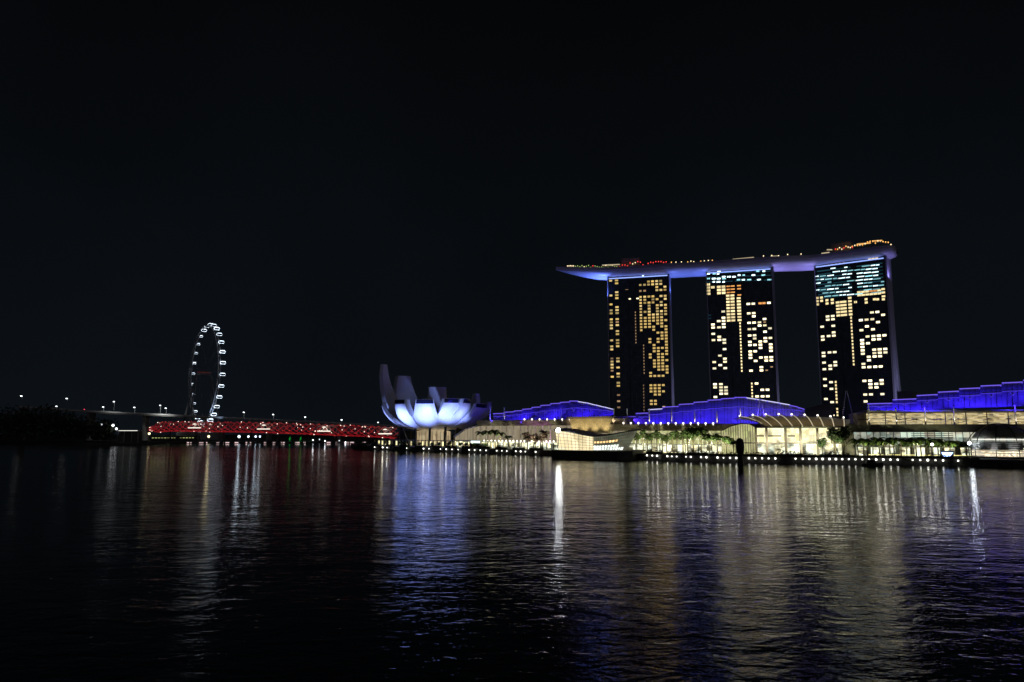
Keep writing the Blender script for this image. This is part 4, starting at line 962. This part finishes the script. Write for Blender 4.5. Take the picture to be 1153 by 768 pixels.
def lamp_proto(h):
    t = thing('street_lamp', '-', 'street lamp', (0, 0, 0), 0, 'street lamps along the flyover')
    b = MB(); b.tube([(0, 0, -h), (0, 0, .6)], .22, 6, .12); b.build('pole', M['grey_metal'], t)
    b = MB(); b.tube([(0, 0, .5), (0, -1.2, .7), (0, -1.8, .6)], .10, 5); b.build('arm', M['grey_metal'], t)
    b = MB(); b.hexa([(-.75, -2.6, .1), (.75, -2.6, .1), (.75, -1.0, .1), (-.75, -1.0, .1)], [(-.8, -2.7, 1.0), (.8, -2.7, 1.0), (.7, -.9, .9), (-.7, -.9, .9)]); b.build('lamp_head', lensm, t)
    return t
def fly_y(px):
    for (a, b_, c), (d, e, f) in zip(fl_pts, fl_pts[1:]):
        if a <= px <= d: g = (px - a) / (d - a); return b_ + (e - b_) * g, c + (f - c) * g
LP = [(25, 446.5), (64.5, 458), (76, 449.3), (117, 458.8), (129, 452.8), (152, 459.3), (181, 457), (187.3, 460.2), (275, 464.8), (308, 467.3), (344, 470.2), (385, 473.3), (426, 476.2)]
proto = None
for i, (px, py) in enumerate(LP):
    fy, Y = fly_y(px); far = py > fy - 6.5
    p = at(px, py, Y + (24 if far else 1)); h = 10 if not far else 7
    lab = 'white street lamp on the flyover, %s from the left' % ORD[i]
    if proto is None: proto = lamp_proto(11); proto.location = p; proto['label'] = lab
    else: dup(proto, p, 0, lab)
    if 3 <= i <= 9: spot('lamp_glow', p + Vector((0, -9, 3)), Vector((p.x, p.y + 2, p.z - 10)), 8000, (.95, .97, .92), 140, 1, .4)
q = at(91, 461.2, 975)
t = thing('car', 'car with red tail lights on the left end of the flyover', 'car', (q.x, q.y + 4, q.z - .9))
b = MB(); b.hexa([(-2.2, -.9, .4), (2.2, -.9, .4), (2.2, .9, .4), (-2.2, .9, .4)], [(-2.1, -.85, 1.0), (2.2, -.85, .95), (2.2, .85, .95), (-2.1, .85, 1.0)]); b.hexa([(-1.7, -.8, 1), (1.1, -.8, 1), (1.1, .8, 1), (-1.7, .8, 1)], [(-1.3, -.65, 1.6), (.5, -.65, 1.6), (.5, .65, 1.6), (-1.3, .65, 1.6)]); b.build('body', M['grey_metal'], t)
for x in (-1.4, 1.4):
    for y in (-.85, .85):
        b = MB(); b.tube([(x, y - .1, .35), (x, y + .1, .35)], .35, 10); b.build('wheel', M['black'], t)
for y in (-.7, .7):
    b = MB(); b.box(2.2, 2.5, y - .3, y + .3, .9, 1.7); b.build('tail_light', lamp_mat('tail_light', (1, .05, .12), 2.5), t)

# ================================================================== RED HELIX BRIDGE
hb_pts = [(168, 483.5, 800), (182, 481, 790), (200, 480.2, 782), (250, 480.7, 765), (300, 481.6, 748), (352, 483.4, 728), (413, 485.6, 705), (445, 487.3, 690)]
HPc = catmull([at(*p) for p in hb_pts], 12)
t = thing('helix_bridge', 'red-lit footbridge wrapped in a double helix of steel tubes', 'bridge', (0, 0, 0))
HL = [0]
for i in range(1, len(HPc)): HL.append(HL[-1] + (HPc[i] - HPc[i - 1]).length)
def hpos(s):
    s = max(0, min(HL[-1] - .01, s))
    for i in range(1, len(HL)):
        if HL[i] >= s:
            f = (s - HL[i - 1]) / (HL[i] - HL[i - 1]); p = HPc[i - 1].lerp(HPc[i], f); d = (HPc[i] - HPc[i - 1]).normalized(); return p, d
steel = mat('steel', (.55, .50, .50), .35, var=.1); TLn = HL[-1]
def hel(s, r, ph, pitch):
    p, d = hpos(s); n = Vector((-d.y, d.x, 0)).normalized(); a = ph + 2 * math.pi * s / pitch
    ramp = min(1, .25 + s / 22); return p + n * r * ramp * math.cos(a) + Vector((0, 0, r * ramp * math.sin(a)))
redL = lamp_mat('red_led', (1, .025, .04), .50, sample=False); redB = lamp_mat('red_bulb', (1, .10, .09), .9); whB = lamp_mat('white_bulb', (1, .80, .66), 3.0)
for j in range(6):
    b = MB(); b.tube([hel(s, 5.4, j * math.pi / 3, 46) for s in [TLn * i / 200 for i in range(201)]], .2, 5); o = b.build('outer_helix', steel, t)
    b = MB(); b.tube([hel(s, 5.15, j * math.pi / 3 , 46) + Vector((0, -.35, 0)) for s in [TLn * i / 200 for i in range(201)]], .15, 4); b.build('led_line', redL, o)
for j in range(5):
    b = MB(); b.tube([hel(s, 4.5, j * 2 * math.pi / 5, -46) for s in [TLn * i / 200 for i in range(201)]], .2, 5); b.build('inner_helix', steel, t)
b = MB()
for i in range(100):
    s = TLn * i / 99; ring = [hel(s, 4.9, 2 * math.pi * k / 10, 1e9) for k in range(10)]; b.tube(ring, .09, 3, closed=True)
o = b.build('hoop', steel, t)
b = MB(); b.grid([[p + Vector((0, -2.8, -3.0)), p + Vector((0, 2.8, -3.0))] for p in HPc], (0, 0, -.6)); b.build('deck', M['dark_concrete'], t)
bm_ = MB(); bm_.ball((0, 0, 0), .34, 6, 4); bred = bm_.mesh('bulb', redB); bm_ = MB(); bm_.ball((0, 0, 0), .40, 6, 4); bwh = bm_.mesh('bulb', whB)
rb_ = random.Random(21); more = MB()
for i in range(210):
    s = TLn * rb_.random(); a = rb_.uniform(0, 2 * math.pi); p, d = hpos(s); q = hel(s, 5.5, a, 1e9); q.y -= .5
    w = rb_.random() < .42
    if i < 100: link('bulb', bwh if w else bred, t, q)
    else: more.cm = 1 if w else 0; more.ball(q, .36 if w else .3, 5, 4)
o = more.build('bulb', [redB, whB], t); o['kind'] = 'stuff'
padl = lamp_mat('pod_light', (1, .88, .74), 1.3)
for px in (222, 298, 368, 436):
    best = min(HPc, key=lambda p: abs(xat(px, p.y, p.z) - p.x)); p = best
    b = MB(); b.lathe([(3.0, -3.7), (6.2, -3.0), (6.2, -2.8)], 20); o = b.build('viewing_platform', M['white_metal'], t, loc=(p.x, p.y - 8.5, p.z + 1.0))
    b = MB(); b.lathe([(6.25, -2.78), (6.35, -1.9), (6.0, -1.9), (6.0, -2.78)], 20); b.build('railing_light', padl, o)
    b = MB(); b.lathe([(2.0, 1.1), (1.7, 1.8), (.1, 2.2)], 12); b.build('canopy', padl, o)
    b = MB(); b.tube([(0, 0, -2.8), (0, 0, 1.2)], .18, 6); b.build('post', M['grey_metal'], o)
for i in range(1, 9):
    p, d = hpos(TLn * i / 9)
    b = MB()
    for sx_, sy_ in ((-3, -2), (3, -2), (0, 3)): b.tube([(p.x + sx_, p.y + sy_, -1), (p.x, p.y, p.z - 3.6)], .45, 6)
    b.build('tripod_leg', M['dark_metal'], t)
for i in range(15):
    p, d = hpos(TLn * (i + .5) / 15); area('red_glow', p + Vector((0, 0, -2.7)), p + Vector((0, .4, 5)), TLn / 16, 1.5, 230, (1, .015, .02), d)

# ================================================================== FAR BANK: boathouse, pavilion, floods, green-lit trees
q = at(144, 485, 800)
t = thing('boat_shelter', 'low shelter with a white light strip along its roof on the dark left bank', 'shelter', (q.x, q.y, 2.2))
zb = q.z - 2.2
b = MB(); b.box(-12, 12, 0, 9, zb - .3, zb + .4); b.build('roof', M['grey_metal'], t)
b = MB(); b.box(-10, 10.5, -.3, -.02, zb - .2, zb + .35); b.build('light_strip', lamp_mat('shelter_strip', (1, .97, .88), 1.2), t)
for x in (-11, -4, 4, 11):
    b = MB(); b.box(x - .3, x + .3, .4, 1, 0, zb - .32); b.build('post', M['grey_metal'], t)
b = MB(); b.box(-11.5, 11.5, 5, 9, 0, zb - .32); b.build('back_wall', M['dark_concrete'], t)
def bank_lamp(px, py, Y, label, k, r=.8):
    q = at(px, py, Y); t = thing('bank_lamp', label, 'lamp post', (q.x, q.y, 2.0)); h = q.z - 2.0
    b = MB(); b.tube([(0, 0, 0), (0, 0, h - r)], .14, 6); b.build('pole', M['grey_metal'], t)
    b = MB(); b.ball((0, 0, h), r, 8, 6); b.build('globe', k, t)
gl_w = lamp_mat('globe_white', (.92, .96, 1), 4); gl_y = lamp_mat('globe_yellow', (1, .85, .45), 3); gl_p = lamp_mat('globe_pale', (.8, .85, .9), 1.2)
bank_lamp(127.3, 479, 800, 'tall white globe lamp left of the boat shelter, the higher one', gl_w, 1.3)
bank_lamp(131, 482.8, 798, 'white globe lamp touching the left end of the boat shelter', gl_w, 1.2)
bank_lamp(114.5, 478, 800, 'dim globe lamp farthest left on the dark bank', gl_p, .9)
bank_lamp(168, 488.2, 800, 'yellowish globe lamp at the left end of the red bridge', gl_y, 1.3)
bank_lamp(235, 491.5, 902, 'yellow globe lamp under the red bridge right of the low pavilion', gl_y, 1.5)
for i, px in enumerate((352.5, 359.7, 366, 382, 389)):
    bank_lamp(px, (495.5, 494.8, 496.6, 496.2, 498)[i], 898, 'small cold lamp under the right part of the red bridge, %s from the left' % ORD[i], gl_p if i % 2 else gl_w, .8)
WL = wall_px(170, 893, 235, 905)
t = thing('low_pavilion', 'low waterside pavilion with a yellow-green lit window row under the red bridge', 'pavilion', (WL.p0.x, WL.p0.y, 2.2), WL.rz)
b = MB(); b.box(0, WL.U * .8, 2, 14, 0, 6.2); b.build('wall', M['dark_concrete'], t)
b = MB(); b.box(-1, WL.U * .82, 0, 15, 6.22, 6.8); b.build('roof', M['grey_metal'], t)
ylm = lamp_mat('pavilion_yellow', (.75, .85, .30), .42, var=.6)
for i in range(15):
    if i in (8, 14): continue
    u = WL.U * .8 * (i + .5) / 15; b = MB(); b.box(u - 1.0, u + 1.0, 1.8, 1.98, 3.6, 4.5); b.build('window', ylm, t)
for i, (px, r) in enumerate(((269.3, 1.9), (279.8, 1.4), (288, 1.4), (292.8, 1.2))):
    floodlight(at(px, 491.6, 900), 'bluish-white floodlight on the far bank, %s from the left of four' % ORD[i], r * .85, 4, (.72, .86, 1.0), 5, 'floodlights on the far bank')
WS = wall_px(165, 888, 445, 918)
t = thing('floating_stage', 'long low dark stage floating along the far bank', 'stage', (WS.p0.x, WS.p0.y, 0), WS.rz)
b = MB(); b.box(5, WS.U, -12, 4, -.5, 1.4); b.build('pontoon', M['dark_concrete'], t)
rs = random.Random(4)
sl_p = lamp_mat('pink_glint', (1, .72, .72), 1.0, var=.6)  # glowing edge strips imitate pinkish reflections at water level
for i in range(34):
    u = 6 + (WS.U - 8) * rs.random(); w = rs.uniform(.5, 2.6); b = MB(); b.box(u - w, u + w, -12.3, -12.02, .55, 1.15); b.build('edge_light', sl_p, t)

# ---------------------------------------------------------------- plants
def crown_mb(rx, rz, n, seed, leaf, clumps=10, flat=1.0):
    g = random.Random(seed); b = MB(); cs = []
    for i in range(clumps):
        while True:
            p = Vector((g.uniform(-1, 1), g.uniform(-1, 1), g.uniform(-1, 1)))
            if p.length < 1: break
        cs.append((Vector((p.x * rx * .72, p.y * rx * .72, p.z * rz * .7)), g.uniform(.28, .5) * rx))
    for i in range(n):
        c, r = cs[g.randrange(clumps)]; d = Vector((g.gauss(0, 1), g.gauss(0, 1), g.gauss(0, 1) * flat)).normalized() * r * g.random() ** .45
        d.z *= rz / rx
        p = c + d; a = Vector((g.gauss(0, 1), g.gauss(0, 1), g.gauss(0, .6))).normalized(); e = a.cross(Vector((g.gauss(0, 1), g.gauss(0, 1), g.gauss(0, 1)))).normalized()
        l = leaf * g.uniform(.6, 1.3); b.add([p - a * l, p - e * l * .55, p + a * l, p + e * l * .55], [(0, 1, 2, 3)])
    return b
def tree_proto(rx, rz, h, n, seed, leaf, lm, flat=1.0, clumps=10):
    t = thing('tree', '-', 'tree'); g = random.Random(seed)
    b = MB(); b.tube([(0, 0, -.2), (.1, 0, h * .5), (0, .1, h)], .28, 7, .12)
    for k in range(5):
        a = k * 1.26 + g.random(); b.tube([(0, 0, h * (.55 + .06 * k)), (rx * .4 * math.cos(a), rx * .4 * math.sin(a), h + rz * .2), (rx * .7 * math.cos(a), rx * .7 * math.sin(a), h + rz * .5)], .12, 5, .03)
    b.build('trunk', M['bark'], t)
    o = crown_mb(rx, rz, n, seed, leaf, clumps, flat).build('crown', lm, t, loc=(0, 0, h + rz * .55)); return t
def palm_proto(h, fl, n, seed, lm):
    t = thing('palm_tree', '-', 'palm tree'); g = random.Random(seed)
    b = MB(); b.tube([(0, 0, -.2), (.12, 0, h * .4), (.2, .1, h * .75), (.15, .1, h)], .24, 7, .15); b.build('trunk', M['bark'], t)
    b = MB()
    for k in range(n):
        a = 2 * math.pi * k / n + g.uniform(-.2, .2); up = g.uniform(.1, .9); pts = []
        for i in range(6):
            f = i / 5; rr_ = fl * f; z = fl * (up * f - (.65 + up * .5) * f * f); pts.append(Vector((rr_ * math.cos(a), rr_ * math.sin(a), z)))
        sd_ = Vector((-math.sin(a), math.cos(a), 0))
        for i in range(5):
            w0 = fl * .17 * math.sin(math.pi * (.12 + .86 * i / 5)); w1 = fl * .17 * math.sin(math.pi * (.12 + .86 * (i + 1) / 5))
            for s in (-1, 1):                              # two leaflet rows hanging from the rib
                b.add([pts[i], pts[i + 1], pts[i + 1] + sd_ * s * w1 - Vector((0, 0, w1 * .6)), pts[i] + sd_ * s * w0 - Vector((0, 0, w0 * .6))], [(0, 1, 2, 3)])
    b.build('crown', lm, t, loc=(.15, .1, h)); return t
def ground_at(px, wall, y): q = wall.world(wall.hit(px, 505, y)[0], y, GZ - .05); return q
used = {}
def place(key, maker, loc, rz, label, group, scale=1.0):
    if key not in used: t = maker(); used[key] = t; t.location = loc; t.rotation_euler = (0, 0, rz); t.scale = (scale,) * 3; t['label'] = label; t['group'] = group; return t
    return dup(used[key], loc, rz, label, group, scale)
rt = random.Random(2)
# palms by the lotus museum
for i, (px, s) in enumerate(((541, 1.05), (549, 1.1), (556, 1.15), (563, 1.0), (572, .8))):
    place('palmA', lambda: palm_proto(8.2, 3.6, 13, 1, M['leaf']), ground_at(px, WA, -14), rt.uniform(0, 6), 'tall palm right of the museum, %s from the left' % ORD[i], 'palms right of the museum', s * 1.32)
# red-leaved trees
for i, (px, s) in enumerate(((594, .95), (603, .85), (611, 1.05))):
    place('redtree', lambda: tree_proto(3.2, 2.6, 5.2, 420, 31, .55, M['leaf_red']), ground_at(px, WA, -10), rt.uniform(0, 6), 'dark reddish round tree left of the golden pavilion, %s from the left' % ORD[i], 'reddish trees left of the pavilion', s * 1.35)
for i in range(2): spot('pink_uplight', ground_at(606 + i * 12, WA, -7) + Vector((0, 0, 6.5)), ground_at(606 + i * 12, WA, 0) + Vector((0, 0, 10)), 5000, (.85, .35, 1), 110, .8, .3)
# low trees and shrubs on the pavilion roof
for i, (px, s) in enumerate(((643, .55), (650, .7), (655, .75))):
    u, z = WA.hit(px, 484.5 - (0 if i else 1), -9)
    place('rooftree', lambda: tree_proto(2.6, 2.0, 2.2, 300, 41, .5, M['leaf_dark']), ground_at(px, WA, -9) , rt.uniform(0, 6), 'dark tree rising behind the golden pavilion, %s from the left' % ORD[i], 'trees behind the pavilion', 2.4 * s)
# trees before the yellow-green glazing
for i in range(12):
    px = 718 + i * 5.6 + rt.uniform(-1, 1)
    place('slim', lambda: tree_proto(1.7, 2.2, 6.0, 260, 51, .42, M['leaf']), ground_at(px, WB, -7 - (i % 2) * 3), rt.uniform(0, 6), 'slim tree before the yellow-green glazing, %s from the left' % ORD[i], 'slim trees before the yellow-green glazing', rt.uniform(1.2, 1.55))
# flat crowned trees
for i, (px, s) in enumerate(((781, 1.25), (790, 1.25), (799, .95), (808, .95), (818, .85), (826, .7))):
    place('flat', lambda: tree_proto(4.0, 1.7, 6.6, 560, 61, .55, M['leaf'], .7, 14), ground_at(px, WB if px < 812 else WP, -10), rt.uniform(0, 6), 'flat-crowned tree left of the golden hall, %s from the left' % ORD[i], 'flat-crowned trees left of the hall', s * 1.25)
# round trees at the hall's right end
for i, (px, s, lab) in enumerate(((926, .72, 'smaller lit round tree before the right part of the golden hall'), (940, 1.12, 'large dark round tree at the right end of the hall, its left half'), (949, 1.18, 'large dark round tree at the right end of the hall, its right half'))):
    place('round', lambda: tree_proto(4.0, 3.8, 6.2, 800, 71, .55, M['leaf_dark'], 1, 14), ground_at(px, WP, -9), rt.uniform(0, 6), lab, 'round trees before the hall', s * 1.15)
# palm row before the right wing
for i in range(22):
    px = 965 + i * 6.1 + rt.uniform(-1.3, 1.3)
    if px > 1092: break
    place('palmB', lambda: palm_proto(5.4, 3.5, 15, 5, mat('palm_leaf', (.075, .11, .03), .5, var=.4, vscale=1)), ground_at(px, WC, -6 - (i % 3) * 2), rt.uniform(0, 6), 'palm before the right mall wing, %s from the left of the row' % ORD[i], 'palm row before the right mall wing', rt.uniform(1.25, 1.6))
# green-lit conifers across the water
for i, px in enumerate((326.5, 338.5)):
    q = at(px, 498, 896)
    def mk():
        t = thing('conifer', '-', 'tree'); b = MB(); b.tube([(0, 0, -.2), (0, 0, 2.5)], .25, 6); b.build('trunk', M['bark'], t)
        g = random.Random(8); b = MB()
        for k in range(300):
            f = g.random(); r = 1.7 * (1 - f) * g.random() ** .4; a = g.uniform(0, 6.28); p = Vector((r * math.cos(a), r * math.sin(a), 1.6 + 7 * f)); l = .45
            d = Vector((math.cos(a), math.sin(a), -.5)); e = Vector((-math.sin(a), math.cos(a), 0)); b.add([p - e * l * .5, p + d * l, p + e * l * .5, p + Vector((0, 0, l))], [(0, 1, 2, 3)])
        b.build('crown', mat('conifer_leaf', (.05, .16, .05), .6), t); return t
    place('conifer', mk, (q.x, q.y, 2.2), i, 'green-lit conifer across the water, the %s one' % ('left' if i == 0 else 'right'), 'green-lit conifers across the water', 1.0)
    spot('green_uplight', Vector((q.x - .5, q.y - 7, 6)), Vector((q.x, q.y, 5.2)), 5000, (.05, 1, .25), 48, .7, .3)
# palms on the sky deck
for i in range(16):
    px = (652, 664, 690, 712, 726, 741, 765, 782, 815, 858, 885, 905, 918, 962, 978, 990)[i]; q, _ = on_deck(px, 9 + (i % 2) * 3)
    place('palmD', lambda: palm_proto(4.5, 2.4, 10, 15, M['leaf_dark']), (q.x, q.y, 198.2), i, 'small dark palm on the sky deck, %s from the left' % ORD[i], 'palms on the sky deck', 1.0 if i > 12 else .8)
# hedges and planters along the promenade edge
def hedge_mb(Lh, h, seed):
    g = random.Random(seed); b = MB(); n = int(Lh * 26)
    b.box(-Lh / 2, Lh / 2, -.5, .5, 0, h * .55)
    for k in range(n):
        p = Vector((g.uniform(-Lh / 2, Lh / 2), g.uniform(-.9, .9), h * g.uniform(.15, 1) * (.8 + .3 * math.sin(g.uniform(0, 6.3))))); a = Vector((g.gauss(0, 1), g.gauss(0, 1), g.gauss(0, 1))).normalized(); e = a.cross(Vector((g.gauss(0, 1), g.gauss(0, 1), 1))).normalized(); l = .38 * g.uniform(.6, 1.4)
        b.add([p - a * l, p - e * l * .6, p + a * l, p + e * l * .6], [(0, 1, 2, 3)])
    return b
def along_shore(px, back=0.0, z=0.0):
    for i in range(len(shore_px) - 1):
        a, c = shore_px[i], shore_px[i + 1]
        if a[0] <= px <= c[0]:
            q = at_z(px, a[1] + (c[1] - a[1]) * (px - a[0]) / (c[0] - a[0]), 0); d = (shore[i + 1] - shore[i]).normalized(); n = Vector((-d.y, d.x, 0))
            return q + n * back + Vector((0, 0, z)), math.atan2(d.y, d.x)
hg = [hedge_mb(11.5, 2.0, 1).mesh('hedge', M['leaf_dark']), hedge_mb(11.5, 2.4, 2).mesh('hedge', M['leaf_dark'])]
px = 404.0; i = 0
places = ((470, 'before the museum'), (530, 'right of the museum'), (622, 'before the left mall wing'), (772, 'before the yellow-green glazing'), (850, 'left of the golden hall'), (950, 'before the golden hall'), (1092, 'before the right mall wing'))
cnt = {}
while px < 1090:
    q, a = along_shore(px, 2.5, GZ); reg = next(l for p, l in places if px < p); cnt[reg] = cnt.get(reg, 0) + 1
    if not (618 < px < 716):
        o = link('hedge', hg[i % 2], None, q, a); sc_ = rt.uniform(.8, 1.15)
        if px > 965: sc_ *= .6
        o.scale = (1, 1, sc_); tag(o, 'clipped dark hedge %s, %s from the left there' % (reg, ORD[cnt[reg] - 1]), 'hedge', 'hedges along the promenade edge')
    d = 11.9 / q.y * F; px += d; i += 1
# small bushes with lights behind, left of and below the museum
for i in range(14):
    px = 404 + i * 10 + rt.uniform(-2, 2); q, a = along_shore(px, 9 + rt.uniform(0, 3), GZ)
    place('bush', lambda: tree_proto(1.9, 1.7, 2.0, 300, 81, .4, M['leaf']), q, rt.uniform(0, 6), 'small bushy tree on the promenade below the museum, %s from the left' % ORD[i], 'small trees below the museum', rt.uniform(.8, 1.15))
# lit colonnade behind those bushes
q0, a = along_shore(404, 15, GZ); q1, _ = along_shore(540, 15, GZ); WQ = Wall((q0.x, q0.y), (q1.x, q1.y))
t = thing('promenade_colonnade', 'low colonnade of warm lit bays along the promenade below the museum', 'colonnade', (q0.x, q0.y, GZ), WQ.rz)
b = MB(); b.box(0, WQ.U, 0, 5, 4.6, 5.0); b.build('roof', M['grey_metal'], t)
lb = lamp_mat('bay_light', (1, .88, .45), 1.5, var=.6)
nb = 30
for i in range(nb):
    u = WQ.U * (i + .5) / nb; b = MB(); b.box(u - 1.25, u + 1.25, 3.0, 3.2, .6, 3.9); b.build('lit_bay', lb, t) if i % 7 != 4 else None
b = MB()
for i in range(nb + 1): u = WQ.U * i / nb; b.box(u - .25, u + .25, .2, .7, 0, 4.58)
b.build('column', M['stone'], t)
# quay lights
qp = thing('quay_light', '-', 'lamp', (0, 0, 0), 0, 'quay lights along the water edge')
b = MB(); b.box(-.12, .12, .0, .6, -.1, .1); b.build('bracket', M['dark_metal'], qp)
b = MB(); b.ball((0, -.25, 0), .40, 8, 6); b.build('globe', lamp_mat('quay_lamp', (.98, .96, .84), 5.0, var=.35), qp)
regs = ((468, 'under the museum left side'), (515, 'under the museum columns'), (560, 'below the tall palms'), (625, 'left of the golden pavilion'), (785, 'below the yellow-green glazing'), (835, 'left of the water marker'), (905, 'right of the water marker'), (968, 'below the round trees'), (1095, 'below the palm row'))
qx = [423, 432, 437, 459, 478, 484, 497, 503.5, 510, 517, 529.5, 535.5, 542, 548.5, 560.5, 566.3, 571.8, 582, 587.5, 592.7, 604.3, 709.5, 714.5, 730, 736, 741.5, 753, 758, 763, 773.5, 779, 790.5, 796.5, 809, 815.7, 822.3, 829.3, 843.6, 850.8, 858.4, 865.8, 873.3, 896, 903.8, 911.2, 918.8, 926.2, 933.8, 941, 948.2, 955.6, 963.2, 971, 978.5, 986.5, 994.5, 1002.5, 1010.7, 1027.5, 1036, 1044.5, 1054, 1062.5, 1079.5]
cnt = {}; first = True
for px in qx:
    q, a = along_shore(px, -.75, 2.05 if px < 620 else 2.3); reg = next(l for p, l in regs if px < p); cnt[reg] = cnt.get(reg, 0) + 1
    lab = 'small white quay light %s, %s from the left there' % (reg, ORD[cnt[reg] - 1])
    if first: qp.location = q; qp.rotation_euler = (0, 0, a); qp['label'] = lab; first = False
    else: dup(qp, q, a, lab, None, rt.uniform(.75, 1.15))
# added unseen spots that brighten the trees and mall fronts
for px in (548, 575, 600, 725, 750, 775, 800, 822, 870, 905, 935, 975, 1005, 1035, 1065):
    wl_ = WA if px < 690 else WB if px < 812 else WP if px < 944 else WC
    p = ground_at(px, wl_, -5) + Vector((0, 0, 4.5)); spot('promenade_fill', p - wl_.d * 0 + Vector((0, 0, 2)), p + Vector((0, 9, -1)), 2600, (1, .90, .62), 130, .8, .3)
for px in (545, 562, 598, 612, 722, 740, 758, 776, 790, 804, 818, 926, 946, 975, 995, 1015, 1035, 1055, 1075):
    wl_ = WA if px < 690 else WB if px < 812 else WP if px < 950 else WC
    p = ground_at(px, wl_, -16) + Vector((0, 0, 5)); spot('tree_fill', p, p + Vector((0, 10, 3.5)), 5200 if px < 960 else 2300, (.9, 1, .55), 110, .8, .3)

# ---------------------------------------------------------------- dark wooded left bank
g = random.Random(77); b = MB()
for i in range(230):
    px = g.uniform(-160, 125); Y = g.uniform(700 if px < 60 else 795, 880); top = 457 + max(0, px - 60) * .22 + g.uniform(0, 14) if px < 125 else 480
    if px < 82: top -= 4
    x = xat(px, Y, 10); h = max(5, at(px, top, Y).z - 2); rx = h * g.uniform(.28, .42)
    for k in range(60):
        d = Vector((g.gauss(0, 1), g.gauss(0, 1), g.gauss(0, 1))).normalized() * g.random() ** .4
        p = Vector((x + d.x * rx, Y + d.y * rx, 2 + h * .56 + d.z * h * .44)); a = Vector((g.gauss(0, 1), g.gauss(0, 1), g.gauss(0, 1))).normalized(); e = a.cross(Vector((g.gauss(0, 1), g.gauss(0, 1), 1))).normalized(); l = g.uniform(1.0, 2.2)
        b.add([p - a * l, p - e * l * .6, p + a * l, p + e * l * .6], [(0, 1, 2, 3)])
o = b.build('wood', M['leaf_dark']); o['kind'] = 'stuff'; o['label'] = 'dark wooded bank at the left edge of the bay'; o['category'] = 'wood'
